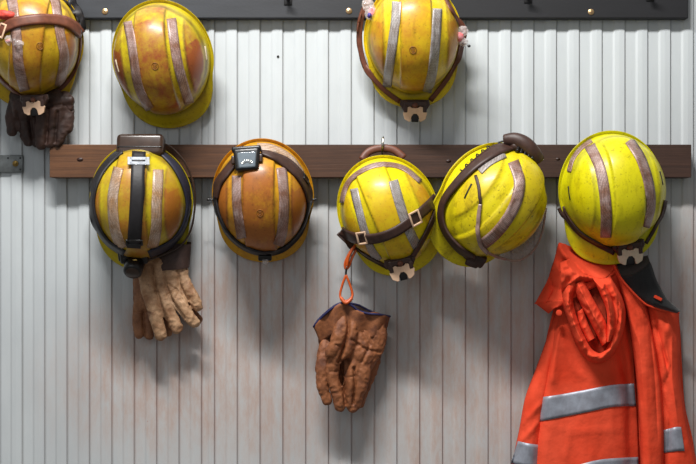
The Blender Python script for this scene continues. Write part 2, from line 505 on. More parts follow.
    def ribbon(s, name, pts, w, mat, off=0.001, thick=0.0012, n=36, smooth=0, across=5, parent=None, label=None, lift=0.0):
        """A band lying on the shell. pts = (px, py[, width])."""
        pts = [(p[0], p[1], 0.0, p[2] if len(p) > 2 else w) for p in pts]
        cs = catmull(pts, n); rows = []; last = None
        for i, (x, y, _, ww) in enumerate(cs):
            a = cs[max(i - 1, 0)]; b = cs[min(i + 1, n - 1)]
            tx, ty = b[0] - a[0], b[1] - a[1]; L = math.hypot(tx, ty) or 1
            nx, ny = -ty / L, tx / L
            row = []
            for k in range(across):
                f = (k / (across - 1) - 0.5) * ww
                loc, nrm = s.hit(x + nx * f, y + ny * f, last)
                row.append((loc.copy(), nrm.copy()))
            last = row[across // 2][0]
            rows.append(row)
        for _ in range(smooth):
            new = []
            for i in range(n):
                a = rows[max(i - 1, 0)]; b = rows[i]; c = rows[min(i + 1, n - 1)]
                r_ = []
                for k in range(across):
                    l = b[max(k - 1, 0)]; r2 = b[min(k + 1, across - 1)]
                    pos = a[k][0] * 0.25 + c[k][0] * 0.25 + b[k][0] * 0.3 + l[0] * 0.1 + r2[0] * 0.1
                    nn = (a[k][1] + c[k][1] + b[k][1] * 2 + l[1] * .5 + r2[1] * .5).normalized()
                    # keep the sight line, only move in depth
                    dd = (b[k][0] - CAM).normalized(); pos = CAM + dd * ((pos - CAM).dot(dd))
                    r_.append((pos, nn))
                new.append(r_)
            rows = new
        top = []; bot = []
        for r_ in rows:
            top.append([p + q * (off + thick + lift) for p, q in r_]); bot.append([p + q * (off * 0.3 + lift) for p, q in r_])
        V = []; F = []
        per = across * 2
        for t, b in zip(top, bot):
            V += t; V += b[::-1]
        for i in range(n - 1):
            for k in range(per):
                a = i * per + k; b = i * per + (k + 1) % per
                F.append((a, b, b + per, a + per))
        F.append(tuple(range(per))[::-1]); F.append(tuple((n - 1) * per + k for k in range(per)))
        o = mesh_obj(name, V, F, mat, parent or s.root, label=label)
        return o
    def at(s, px, py, lift=0.0, roll=0.0, face=0.0):
        loc, nrm = s.hit(px, py)
        tocam = (CAM - loc).normalized()
        nn = (nrm * (1 - face) + tocam * face).normalized()
        return frame_at(loc + nn * lift, nn, roll)
    def slot(s, px, py, l, w, ang, mat, name='vent_slot', label=None):
        M = s.at(px, py, -0.0006, math.radians(ang))
        V, F = rbox_geo(M, w * S, l * S, 0.003, 0.0008, 2)
        return mesh_obj(name, V, F, mat, s.root, label=label)
    def button(s, px, py, mat):
        M = s.at(px, py, 0.0)
        ring = [M @ Vector((0.0072 * math.cos(k * math.pi / 16), 0.0072 * math.sin(k * math.pi / 16), 0.0002)) for k in range(32)]
        g = merge(tube_geo(ring, 0.0007, 6, True), tube_geo([M @ Vector((0.0036 * math.cos(k * math.pi / 10), 0.0036 * math.sin(k * math.pi / 10), 0.0002)) for k in range(20)], 0.0006, 6, True), cyl_geo(M, 0.0016, 0.0014, -0.002, 0.0008, 12, 0.0004))
        return mesh_obj('crown_button', g[0], g[1], mat, s.root)

def lamp_bracket(h, px, py, roll=0.0, lift=0.012, sc=1.0, cream=None, d=None):
    """Dark clip with a pale horseshoe plate on the front of a hat."""
    loc, nrm = h.hit(px, py - 8)
    p = P(px, py, (-loc.y) + lift if d is None else d)
    M = frame_at(p, Vector((0.0, -1, -0.15)), math.radians(roll)) @ Matrix.Scale(sc, 4)
    q = S
    base = [(-14 * q, 13 * q), (14 * q, 13 * q), (15 * q, 8 * q), (10 * q, 0), (7 * q, -6 * q), (-7 * q, -6 * q), (-10 * q, 0), (-15 * q, 8 * q)]
    g = merge(prism_geo(M, base, -0.016, -0.002, 0.002),
              rbox_geo(M @ Matrix.Translation((0, 9 * q, 0.001)), 22 * q, 5 * q, 0.008, 0.002),
              rbox_geo(M @ Matrix.Translation((-9.5 * q, 4 * q, 0.002)), 4 * q, 7 * q, 0.008, 0.002),
              rbox_geo(M @ Matrix.Translation((9.5 * q, 4 * q, 0.002)), 4 * q, 7 * q, 0.008, 0.002))
    br = mesh_obj('lamp_bracket', g[0], g[1], MAT['strap_dark'], h.root, smooth=False, label='dark lamp bracket on the front of the hat')
    pl = [(-12, 0), (-9.5, 5), (-5, 6.5), (-3, 5), (3, 5), (5, 6.5), (9.5, 5), (12, 0), (10.5, -6), (6.5, -8.5), (4.6, -8.5),
          (3.6, -3.5), (1.6, -0.8), (-1.6, -0.8), (-3.6, -3.5), (-4.6, -8.5), (-6.5, -8.5), (-10.5, -6)]
    g = prism_geo(M, [(x * q, y * q) for x, y in pl], -0.003, 0.005, 0.0)
    o = mesh_obj('bracket_plate', g[0], g[1], cream or MAT['cream'], br, smooth=False, label='pale horseshoe bracket plate')
    bv = o.modifiers.new('edge', 'BEVEL'); bv.width = 0.0008; bv.segments = 2
    g = merge(cyl_geo(M @ Matrix.Translation((0, 7.5 * q, 0.004)), 3 * q, 2.4 * q, 0, 0.004, 16, 0.001))
    mesh_obj('release_button', g[0], g[1], MAT['strap_brown'], br)
    g = rbox_geo(M @ Matrix.Translation((0, -4.5 * q, -0.002)), 7 * q, 9 * q, 0.006, 0.001)
    mesh_obj('clip_tongue', g[0], g[1], MAT['plastic_black'], br)
    return br

def buckle(h, px, py, w, l, roll, mat, lift=0.004, parent=None, name='buckle', bar=1.8, label=None):
    M = h.at(px, py, lift, math.radians(roll))
    geos = []
    W, L, b = w * S, l * S, bar * S
    for (x, y, sx, sy) in ((-W / 2, 0, b, L + b), (W / 2, 0, b, L + b), (0, L / 2, W, b), (0, -L / 2, W, b)):
        geos.append(rbox_geo(M @ Matrix.Translation((x, y, 0)), sx, sy, 0.003, 0.0009, 2))
    g = merge(*geos)
    return mesh_obj(name, g[0], g[1], mat, parent or h.root, label=label)

def crumple(name, px, py, d, rx, ry, rz, mat, parent, seed, amp=0.4, label=None):
    amp *= 0.4
    bm = bmesh.new(); bmesh.ops.create_icosphere(bm, subdivisions=4, radius=1.0)
    V = []
    for v in bm.verts:
        n_ = noise.noise(v.co * 1.7 + Vector((seed, 0, 0))); n2 = noise.noise(v.co * 4 + Vector((0, seed, 0)))
        k = 1 + amp * n_ + amp * 0.6 * n2
        c = v.co * k
        V.append(P(px, py, d) + Vector((c.x * rx * S, c.z * rz * S, c.y * ry * S)))
    bm.verts.index_update(); F = [tuple(v.index for v in f.verts) for f in bm.faces]; bm.free()
    return mesh_obj(name, V, F, mat, parent, smooth=True, label=label)

def rot2(x, y, a):
    a = math.radians(a); return x * math.cos(a) - y * math.sin(a), x * math.sin(a) + y * math.cos(a)

# ------------------------------------------------------------------ setting
def build_wall():
    # stepped cladding: flat raised pans, flat recessed pans, a dark shut line at each raised pan's right edge
    xs = []      # (px, depth, groove)
    dark = []
    x = 283 - 22.8 * 3
    while x < 1500: dark.append(x); x += 22.8
    y = 201.6
    while y > -800: dark.insert(0, y); y -= 22.4
    for i in range(len(dark) - 1):
        a, b = dark[i], dark[i + 1]; w = b - a
        # recessed from a to mid, raised from mid to b
        xs += [(a + 0.05, -0.0016, 0.7), (a + 0.6, -0.0016, 0.6), (a + 1.3, -0.0008, 0.15), (a + 2.4, -0.0008, 0.0),
               (a + w * 0.47 - 0.8, -0.0008, 0.0), (a + w * 0.47 - 0.1, -0.0006, 0.05), (a + w * 0.47 + 1.8, 0.0018, 0.0), (a + w * 0.47 + 3.2, 0.0022, 0.0),
               (a + w * 0.74, 0.0029, 0.0), (b - 1.5, 0.0026, 0.0), (b - 0.7, 0.0024, 0.15), (b - 0.15, 0.0006, 0.7)]
    zs = [-1, 0.0]
    zpx = [620, 560] + list(range(540, -80, -12)) + [-120, -200, -420]
    V = []; F = []; st = []; gv = []
    blobs = [(130, 385, 70, 60, 0.9), (215, 370, 60, 80, 1.0), (275, 330, 60, 90, 0.95), (150, 330, 50, 30, 0.7), (250, 300, 50, 40, 0.6),
             (470, 370, 75, 90, 1.0), (430, 330, 50, 70, 0.8), (520, 330, 30, 60, 0.7), (495, 370, 20, 20, 1.0), (690, 330, 25, 120, 0.8), (300, 430, 60, 40, 0.4), (400, 440, 60, 40, 0.4)]
    for q in zpx:
        z = max(0.0, ZC + (232 - q) * S)
        for (px, dep, g) in xs:
            V.append(Vector(((px - 348) * S, -dep, z)))
            s_ = sum(a * math.exp(-((px - bx) / bw) ** 2 - ((q - by) / bh) ** 2) for bx, by, bw, bh, a in blobs)
            lane = 0.55 + 0.7 * noise.noise(Vector((px * 0.09, 3.3, 0)))
            s_ += 0.30 * sm(150, 480, px) * sm(150, 260, q)
            st.append(min(1.0, s_ * (0.5 + lane) + 0.04)); gv.append(g)
    n = len(xs)
    zl = [v.z for v in V[::n]]
    for j in range(len(zpx) - 1):
        for i in range(n - 1):
            a = j * n + i; F.append((a, a + 1, a + n + 1, a + n))
    o = mesh_obj('wall_back', V, F, MAT['wall'], None, smooth=False)
    for nm, arr in (('stain', st), ('groove', gv)):
        at = o.data.attributes.new(nm, 'FLOAT', 'POINT'); at.data.foreach_set('value', arr)
    tag(o, kind='structure')
build_wall()
g = rbox_geo(Matrix.Translation((0, -1.2, -0.05)), 7.0, 4.0, 0.1, 0.002)
tag(mesh_obj('floor', g[0], g[1], MAT['floor'], None, smooth=False), kind='structure')

def screw(px, py, d, r, mat, parent, name='screw'):
    M = Matrix.Translation(P(px, py, d)) @ BASE.to_4x4()
    g = merge(cyl_geo(M, r * S, r * S, -0.003, 0.0016, 20, 0.0008))
    # cross recess rim
    g2 = merge(g, rbox_geo(M @ Matrix.Translation((0, 0, 0.0016)), r * S * 1.1, r * S * .3, 0.0006, 0.0001, 1), rbox_geo(M @ Matrix.Translation((0, 0, 0.0016)), r * S * .3, r * S * 1.1, 0.0006, 0.0001, 1))
    return mesh_obj(name, g2[0], g2[1], mat, parent)

def peg(px, py, d0, length, mat, parent, name='peg', r=0.004):
    """Coat hook: shank out of the board, turned up at the tip."""
    pts = [(px, py, d0 - 0.004), (px, py, d0 + length * 0.6), (px, py - 3, d0 + length * 0.92), (px, py - 8, d0 + length)]
    pts = [P(*q) for q in catmull(pts, 16)]
    V, F = tube_geo(pts, [r] * 15 + [r * 0.7], 10)
    pl = rbox_geo(Matrix.Translation(P(px, py, d0 + 0.0008)) @ BASE.to_4x4(), 8 * S, 12 * S, 0.003, 0.001)
    V, F = merge((V, F), pl)
    return mesh_obj(name, V, F, mat, parent)

# black painted upper board
rt = empty('coat_rail', 'long black painted board with brass screws across the top of the wall', 'rail', Matrix.Translation(P(340, -12, 0)))
def board(px0, px1, py0, py1, d0, d1, mat, name, parent, bev=0.002):
    x0, x1 = (px0 - 348) * S * (D - d1) / D, (px1 - 348) * S * (D - d1) / D
    k = (D - d1) / D
    z1, z0 = ZC + (232 - py0) * S * k, ZC + (232 - py1) * S * k
    g = rbox_geo(Matrix.Translation(((x0 + x1) / 2, -(d0 + d1) / 2, (z0 + z1) / 2)), x1 - x0, d1 - d0, z1 - z0, bev, 3)
    return mesh_obj(name, g[0], g[1], mat, parent, smooth=False)
board(-60, 688.5, -34, 18.5, 0.0005, 0.024, MAT['black_rail'], 'board', rt, 0.003)
for q in ((105, 11.5), (349, 11), (591, 12)): screw(q[0], q[1], 0.024, 3.1, MAT['brass'], rt)
for q in ((288, 2), (528, 0), (650, -2)): peg(q[0], q[1] - 3, 0.024, 0.03, MAT['dark_iron'], rt, 'coat_hook')
for q in ((34, 2), (163, 6), (413, 4)): peg(q[0], q[1], 0.024, 0.05, MAT['dark_iron'], rt, 'coat_hook')

rw = empty('wooden_rail', 'brown stained timber rail carrying the lower row of hard hats', 'rail', Matrix.Translation(P(370, 161, 0)))
board(49.5, 691.5, 144.5, 177.5, 0.0005, 0.047, MAT['wood'], 'board', rw, 0.0015)
for (kx, ky, r) in ((80, 159.5, 2.6), (448.5, 161, 2.2), (558, 159, 1.8)):
    M = Matrix.Translation(P(kx, ky, 0.047)) @ BASE.to_4x4() @ Matrix.Diagonal((1.5, 0.9, 1, 1))
    g = cyl_geo(M, r * S, r * S * .8, -0.004, 0.0006, 16); mesh_obj('knot', g[0], g[1], MAT['knot'], rw)
for q in ((142, 157), (264, 156), (492, 156), (612, 154)): peg(q[0], q[1], 0.047, 0.045, MAT['silver'], rw, 'coat_hook')
# the hook whose tip shows above the fifth hat
pts = [P(*q) for q in catmull([(382, 158, 0.045), (382, 154, 0.062), (382.5, 146, 0.075), (383, 140, 0.072), (383, 137.2, 0.066), (382.6, 139.5, 0.060), (382.4, 144, 0.058)], 26)]
V, F = tube_geo(pts, 0.0027, 10)
mesh_obj('coat_hook', V, F, MAT['silver'], rw)

# latch plate at the left edge
lt = empty('latch_plate', 'small galvanised latch plate with a gold bolt at the left edge of the wall', 'latch', Matrix.Translation(P(2, 163.5, 0)))
g = rbox_geo(Matrix.Translation(P(2, 163.7, 0.005)) @ BASE.to_4x4(), 42 * S, 17.5 * S, 0.004, 0.0014)
mesh_obj('plate', g[0], g[1], MAT['galv'], lt)
for (x, y, r) in ((20.3, 158, 0.9), (20.3, 169.5, 0.9), (8, 158, 0.9)):
    M = Matrix.Translation(P(x, y, 0.0071)) @ BASE.to_4x4(); g = cyl_geo(M, r * S, r * S, -0.001, 0.0003, 12)
    mesh_obj('rivet', g[0], g[1], MAT['dark_iron'], lt)
M = Matrix.Translation(P(15.5, 163.6, 0.007)) @ BASE.to_4x4()
g = merge(cyl_geo(M, 3.1 * S, 3.0 * S, 0, 0.002, 24, 0.0008), cyl_geo(M, 1.8 * S, 1.6 * S, 0.002, 0.005, 6, 0.0006))
mesh_obj('bolt', g[0], g[1], MAT['bolt'], lt)
ws = screw(278, 56.5, 0.0035, 1.2, MAT['hole'], None, 'screw')
tag(ws, 'tiny dark screw head in the bare wall panel below the black board', 'screw')

# ------------------------------------------------------------------ the eight hats
R2 = 0.068
# 1 top left
h = Helmet(33, 42, 0.062, -7, 12, 10, MAT['h1'], 'amber yellow hard hat with wide brown band, top row far left above dark gloves', sc=1.0)
h.ribbon('reflective_strip', [(9, -8), (13, 5), (17, 39), (19, 66), (25, 90)], 10, MAT['tape_mauve'])
h.ribbon('reflective_strip', [(50, -10), (55, 2), (60, 35), (64, 58), (59, 86)], 9, MAT['tape_mauve'])
sb = h.ribbon('strap', [(-20, 44), (-6, 36), (8, 27), (20, 22.5), (40, 20), (60, 21.5), (72, 27), (80.5, 35)], 10, MAT['strap_brown'], 0.003, 0.002, smooth=4, lift=0.002)
h.ribbon('strap', [(80.5, 36), (79.5, 55), (73, 74), (61, 88), (46, 97)], 3.6, MAT['strap_brown'], 0.002, 0.002, smooth=3, lift=0.0005)
h.ribbon('strap', [(-9, 66), (2, 80), (14, 91), (26, 98)], 4, MAT['strap_brown'], 0.002, 0.002, smooth=3, lift=0.0005)
h.ribbon('head_band', [(56, -14), (66, -4), (74, 8), (79, 22), (80.5, 34)], 5, MAT['strap_black'], 0.002, 0.003, smooth=3, lift=0.004)
buckle(h, 3, 31, 7, 12, -22, MAT['cream'], 0.006)
h.button(40, 46, MAT['button'])
lamp_bracket(h, 34, 107, 2, 0.03, 0.9, MAT['cream'], d=0.105)
h1 = h
# 2 top second
h = Helmet(163, 59, 0.066, 7, 15, 0, MAT['h2'], 'orange stained hard hat without straps, second from left in the top row', sc=1.03)
h.ribbon('reflective_strip', [(128, 22), (131.5, 40), (134, 58), (139, 87), (150, 109)], 8.5, MAT['tape_mauve'])
h.ribbon('reflective_strip', [(171, 19), (176.5, 58), (184, 87), (189, 103)], 9.5, MAT['tape_mauve'])
h.slot(117, 66, 12, 2.5, 10, MAT['cream_pale'], label='pale worn slot'); h.slot(206, 53, 13, 2.5, 5, MAT['cream_pale'], label='pale worn slot')
h.button(155, 66, MAT['button'])
h2 = h
# 3 top third
h = Helmet(413, 39, 0.066, 1, 8, 0, MAT['h3'], 'golden yellow hard hat with side straps, third in the top row', sc=1.0)
h.ribbon('reflective_strip', [(397, 2), (396, 20), (393, 42), (390, 64), (387, 87)], 9, MAT['tape_grey'])
h.ribbon('reflective_strip', [(437, 9), (436, 30), (434.5, 50), (432, 72), (427, 92)], 9, MAT['tape_grey'])
h.ribbon('strap', [(377, -12), (368, 4), (362, 20), (360.5, 38), (363, 58), (372, 76), (386, 91), (400, 101)], 4.5, MAT['strap_brown'], 0.002, 0.002, smooth=3, lift=0.0005)
h.ribbon('strap', [(440, -14), (449, 6), (460, 24), (463, 32), (460, 46), (456, 62), (446, 80), (430, 100)], 4.5, MAT['strap_brown'], 0.002, 0.002, smooth=3, lift=0.0005)
h.button(413, 50, MAT['button'])
for i, (x, y) in enumerate(((362.5, 19), (360.5, 28))): buckle(h, x, y, 5, 7, -10, MAT['strap_brown'], 0.006)
lamp_bracket(h, 415, 113, 0, 0.022, 0.98, MAT['cream'])
h3 = h
# 4 lower row with headlamp
h = Helmet(141.5, 202, R2, 0, 10, 0, MAT['h4'], 'orange and yellow hard hat under a black headlamp harness, above tan gloves', sc=1.045)
h.ribbon('reflective_strip', [(119, 168), (115, 185), (113, 201), (115, 228), (122, 248)], 10, MAT['tape_pale'])
h.ribbon('reflective_strip', [(158, 170), (157.5, 188), (156.5, 204), (156, 228), (152, 248)], 10.5, MAT['tape_pale'])
h4 = h
# 5 lower row
h = Helmet(263, 196, R2, 0, 16, 0, MAT['h5'], 'rusty orange hard hat with a small grey lamp at its top', sc=1.03)
h.ribbon('reflective_strip', [(237, 176), (237, 195), (238, 212), (242, 238)], 9, MAT['tape_mauve'])
h.ribbon('reflective_strip', [(281, 168), (283, 185), (284, 205), (282, 230), (278, 245)], 10, MAT['tape_mauve'])
h.ribbon('reflective_strip', [(257, 147), (270, 148), (282, 153), (292, 161), (301, 174)], 6.5, MAT['tape_pale'], smooth=2)
h.button(260, 213, MAT['button'])
h5 = h
# 6 lower row, tilted
h = Helmet(388, 211, R2, 23, 12, 1, MAT['h6'], 'yellow hard hat with brown double buckled band, above the hanging chestnut gloves', sc=1.01)
h.ribbon('reflective_strip', [(354.5, 189), (358, 205), (364, 228), (371, 248), (379, 260)], 7.5, MAT['tape_grey'])
h.ribbon('reflective_strip', [(393, 181), (399, 202), (407, 226), (417, 247)], 9.5, MAT['tape_grey'])
h.ribbon('reflective_strip', [(342, 203), (346, 188), (354, 177), (370, 167.5), (386, 165), (404, 169), (420, 182)], 4.6, MAT['tape_mauve'], smooth=2)
h.ribbon('strap', [(341, 230), (347, 233.8), (360, 237.5), (378, 237), (396, 230.5), (412, 219), (426, 207), (436, 197)], 9.5, MAT['strap_dark'], 0.003, 0.002, smooth=4, lift=0.002)
h.ribbon('strap', [(338, 233), (350, 244), (366, 255), (388, 267)], 4, MAT['strap_dark'], 0.002, 0.002, smooth=3, lift=0.001)
h.ribbon('strap', [(437, 199), (433, 215), (425, 233), (414, 252), (408, 262)], 4, MAT['strap_dark'], 0.002, 0.002, smooth=3, lift=0.001)
buckle(h, 362.5, 237, 8, 11, 8, MAT['cream'], 0.0075); buckle(h, 413.5, 218, 10, 12, 25, MAT['cream'], 0.0075)
lamp_bracket(h, 402, 271, 14, 0.022, 1.0, MAT['cream'])
V, F = tube_geo([P(*q) for q in catmull([(362, 160, 0.075), (369, 151.5, 0.07), (382, 148, 0.068), (394, 150, 0.07), (404, 158, 0.075)], 24)], 0.0085, 10, flat=0.5)
mesh_obj('hanging_loop', V, F, MAT['strap_brown'], h.root, label='brown leather hanging loop behind the rim')
h6 = h
# 7 lower row, turned sideways
h = Helmet(488, 201, 0.088, -36, 9, 20, MAT['h7'], 'scuffed bright yellow hard hat turned sideways, with a dark head band', sc=1.075, pkl=0.021)
h.ribbon('reflective_strip', [(513, 162), (519, 180), (517, 198), (509, 216), (496, 233), (483, 244)], 11, MAT['tape_mauve'])
h.ribbon('reflective_strip', [(480, 172), (490, 163), (505, 155)], 6, MAT['tape_grey'])
h.slot(468, 191, 15, 1.8, -22, MAT['hole'], label='dark slot')
h.ribbon('clip_arm', [(476, 176), (479, 187), (480.5, 204)], 2.8, MAT['strap_dark'], 0.002, 0.002, n=16)
h.ribbon('head_band', [(521, 145, 10), (506, 149, 10), (491, 156, 10), (475, 168, 8), (460, 183, 7), (447, 200, 6), (443.5, 216, 5.5), (448, 231, 5), (459, 245, 6), (474, 257, 8)], 8, MAT['strap_dark'], 0.002, 0.003, n=48, smooth=5, lift=0.004)
h7 = h
# 8 lower row far right
h = Helmet(611, 190, 0.076, 5, 6, 4, MAT['h8'], 'clean lime yellow hard hat at the right end, hanging over the orange jacket', sc=1.04, sx=1.04, pkl=0.036)
h.ribbon('reflective_strip', [(590, 146), (599, 165), (604, 188), (606.5, 215), (606, 237)], 11, MAT['tape_mauve'])
h.ribbon('reflective_strip', [(629, 141, 9), (640, 158, 9.5), (648, 182, 9.5), (650.5, 206, 8.5), (646, 227, 6)], 9, MAT['tape_mauve'])
h.ribbon('reflective_strip', [(569.5, 172), (573, 160), (581, 149), (592, 141)], 4, MAT['tape_mauve'], smooth=2)
h.slot(569, 193, 13, 1.8, 8, MAT['hole'], label='dark slot'); h.slot(661.5, 178, 13, 1.8, 6, MAT['hole'], label='dark slot')
h.ribbon('strap', [(562, 207), (568, 219), (580, 233), (596, 243), (614, 252)], 6, MAT['strap_dark'], 0.002, 0.002, smooth=3, lift=0.001)
h.ribbon('strap', [(664, 200), (661, 213), (654, 228), (645, 243)], 3, MAT['strap_dark'], 0.002, 0.002, smooth=25, lift=0.001)
lamp_bracket(h, 630, 255, 6, 0.022, 1.05, MAT['cream_pale'])
h8 = h

# ------------------------------------------------------------------ headlamps strapped over hats
t = empty('headlamp', 'black headlamp harness with brown battery box, strapped over the orange hat above the tan gloves', 'headlamp', h4.M)
M = frame_at(P(141, 146.5, 0.105), Vector((0, -1, 0.25)))
g = rbox_geo(M, 45 * S, 22 * S, 0.038, 0.010, 5)
bb = mesh_obj('battery_box', g[0], g[1], MAT['plastic_brown'], t)
g = rbox_geo(M @ Matrix.Translation((0, -3 * S, 0.0185)), 42 * S, 1.2 * S, 0.0025, 0.0006, 2); mesh_obj('seam', g[0], g[1], MAT['plastic_black'], bb)
h4.ribbon('crown_strap', [(139, 154), (138, 170), (137, 200), (135.5, 225), (134, 246)], 13, MAT['strap_black'], 0.003, 0.002, smooth=2, parent=t, lift=0.002)
buckle(h4, 138.5, 163, 16, 6, 0, MAT['clear_solid'], 0.006, t, bar=4, label='clear plastic buckle')
buckle(h4, 134.5, 241, 14, 5, 0, MAT['plastic_black'], 0.006, t)
h4.ribbon('head_strap', [(122, 152), (111, 162), (101, 175), (94.5, 192), (93.5, 209), (99, 228), (110, 243), (125, 252)], 5.5, MAT['strap_black'], 0.002, 0.003, n=44, smooth=4, parent=t, lift=0.001)
h4.ribbon('head_strap', [(160, 152), (171, 163), (180, 177), (187, 196), (187.5, 213), (181, 231), (168, 244), (148, 253)], 6.5, MAT['strap_navy'], 0.002, 0.003, n=44, smooth=4, parent=t, lift=0.001)
tube('cable', [(162, 143, 0.10), (172, 148, 0.09), (183, 160, 0.085), (191, 176, 0.08), (195, 195, 0.075), (194, 215, 0.07), (190, 232, 0.065), (180, 246, 0.07), (160, 256, 0.09), (148, 260, 0.1)], 0.0022, MAT['plastic_brown'], t, 60)
M = frame_at(P(133.5, 259, 0.115), Vector((0, -0.9, -0.45)))
g = merge(rbox_geo(M @ Matrix.Translation((0, 2 * S, -0.012)), 27 * S, 17 * S, 0.024, 0.006, 4), rbox_geo(M @ Matrix.Translation((14 * S, 5 * S, -0.014)), 14 * S, 9 * S, 0.016, 0.004, 3),
          rbox_geo(M @ Matrix.Translation((-13 * S, 0, -0.012)), 5 * S, 9 * S, 0.012, 0.003, 3))
lh = mesh_obj('lamp_head', g[0], g[1], MAT['plastic_black'], t)
M2 = frame_at(P(133.5, 268, 0.115), Vector((0, -0.75, -0.65)))
g = cyl_geo(M2, 10 * S, 9 * S, -0.02, 0.016, 32, 0.004); mesh_obj('lamp_bezel', g[0], g[1], MAT['plastic_black'], lh)
g = cyl_geo(M2, 6.5 * S, 6.5 * S, 0.014, 0.0168, 28, 0.0005); mesh_obj('lamp_lens', g[0], g[1], MAT['plastic_brown'], lh)
g = rbox_geo(frame_at(P(135, 260, 0.129), Vector((0, -1, 0))), 4 * S, 1.5 * S, 0.002, 0.0005); mesh_obj('logo_mark', g[0], g[1], MAT['bolt'], lh)

t = empty('headlamp', 'small dark headlamp with square grey face on the rusty orange hat', 'headlamp', h5.M)
M = h5.at(247.5, 161, 0.010, math.radians(4), face=0.6) @ Matrix.Scale(0.86, 4)
g = rbox_geo(M @ Matrix.Translation((0, 0, -0.004)), 29 * S, 25 * S, 0.026, 0.007, 4, taper=0.86)
lh = mesh_obj('lamp_head', g[0], g[1], MAT['plastic_black'], t)
g = rbox_geo(M @ Matrix.Translation((0.5 * S, -1.2 * S, 0.0085)), 21 * S, 18 * S, 0.004, 0.004, 4, taper=0.85)
mesh_obj('lamp_face', g[0], g[1], MAT['lens_grey'], lh, label='grey reflective lamp face')
gs = []
for k in range(7):
    a = math.radians(-62 + k * 20.6 + 90)
    gs.append(rbox_geo(M @ Matrix.Translation((0.5 * S + math.cos(a) * 5.6 * S, -7.5 * S + math.sin(a) * 4.4 * S, 0.0108)) @ Matrix.Rotation(a - math.pi / 2, 4, 'Z'), 0.8 * S, 4 * S, 0.001, 0.0002, 1))
g = merge(*gs); mesh_obj('dial_marks', g[0], g[1], MAT['silver'], lh)
g = merge(rbox_geo(M @ Matrix.Translation((0, 12 * S, -0.004)), 32 * S, 6 * S, 0.024, 0.005, 3)); mesh_obj('lamp_hood', g[0], g[1], MAT['plastic_black'], lh)
for sx_ in (-15, 15):
    g = rbox_geo(M @ Matrix.Translation((sx_ * S, 1 * S, -0.006)), 4 * S, 9.5 * S, 0.014, 0.003, 3); mesh_obj('hinge', g[0], g[1], MAT['plastic_brown'], lh)
h5.ribbon('head_strap', [(236, 163), (228, 173), (220, 184), (216, 198)], 7, MAT['strap_dark'], 0.003, 0.003, smooth=4, parent=t, lift=0.001, n=24)
h5.ribbon('head_strap', [(261, 154, 4), (271, 157, 6), (285, 164, 9), (297, 175, 8), (305, 188, 7), (309, 202, 6)], 8, MAT['strap_dark'], 0.003, 0.003, smooth=4, parent=t, lift=0.001, n=30)
h5.ribbon('head_strap', [(216, 196), (218.5, 213), (227, 231), (240, 244), (254, 250.5), (266, 253)], 4.5, MAT['strap_black'], 0.002, 0.003, smooth=4, parent=t, lift=0.001, n=40)
h5.ribbon('head_strap', [(309, 200), (307, 216), (300, 232), (288, 245), (277, 251), (264, 253)], 5, MAT['strap_black'], 0.002, 0.003, smooth=4, parent=t, lift=0.001, n=40)
buckle(h5, 303, 180, 9, 6, -38, MAT['plastic_black'], 0.008, t)
tube('adjuster_knob', [(207, 199.5, 0.068), (214, 199.5, 0.068)], [0.003, 0.0035, 0.0025, 0.0022, 0.0022, 0.0022], MAT['plastic_black'], t, 6)
tube('adjuster_knob', [(312, 199.5, 0.068), (317, 199.5, 0.068)], [0.0022, 0.0022, 0.0022, 0.0025, 0.0035, 0.003], MAT['plastic_black'], t, 6)
g = merge(rbox_geo(frame_at(P(265, 257.5, 0.085), Vector((0, -1, -.3))), 13 * S, 6 * S, 0.012, 0.003)); mesh_obj('rear_clip', g[0], g[1], MAT['plastic_black'], t)
g = merge(rbox_geo(frame_at(P(265.5, 261.5, 0.088), Vector((0, -1, -.3))), 6 * S, 5 * S, 0.008, 0.003)); mesh_obj('clear_button', g[0], g[1], MAT['clear'], t)

# headlamp on the sideways hat
t = empty('headlamp', 'brown headlamp block and black lacing on top of the sideways yellow hat', 'headlamp', h7.M)
M = frame_at(P(519, 148, 0.118), Vector((0.3, -0.8, 0.5)), math.radians(-32))
V, F = tube_geo([P(*q) for q in catmull([(504, 140, .118), (514, 139.5, .125), (524, 144, .13), (532, 152, .13), (537, 161, .12)], 26)], [0.012 + 0.006 * math.sin(min(1, i / 18) * math.pi * .6) for i in range(26)], 14, flat=0.8)
g = merge((V, F), rbox_geo(M @ Matrix.Translation((3 * S, 0, 0.0)), 24 * S, 14 * S, 0.03, 0.010, 5))
bb = mesh_obj('battery_box', g[0], g[1], MAT['strap_dark'], t)
gs = [rbox_geo(M @ Matrix.Translation(((-2 + i * 4) * S, -8 * S, 0.012)), 2.6 * S, 6 * S, 0.01, 0.002, 2) for i in range(5)]
g = merge(*gs); mesh_obj('ridges', g[0], g[1], MAT['plastic_black'], bb)
gs = []
zz = []
for i in range(17):
    f = i / 16; x = lerp(463, 505, f); y = lerp(173, 142, f) - 4 * math.sin(f * math.pi)
    o = 2.6 if i % 2 else -2.6
    q_, n_ = h7.hit(x + o * 0.66, y + o * 0.75); zz.append(q_ + n_ * 0.004)
V, F = tube_geo([Vector(q) for q in catmull([tuple(q) for q in zz], 120)], 0.0016, 6)
mesh_obj('lacing', V, F, MAT['strap_black'], t, label='black zigzag lacing')
tube('cable', [(463, 175, 0.09), (472, 163, 0.092), (486, 150, 0.094), (500, 142, 0.096), (508, 141, 0.1)], 0.002, MAT['strap_black'], t, 40)
tube('cable', [(470, 178, 0.105), (483, 167, 0.11), (497, 156, 0.115), (507, 149, 0.118)], 0.0016, MAT['strap_black'], t, 40)
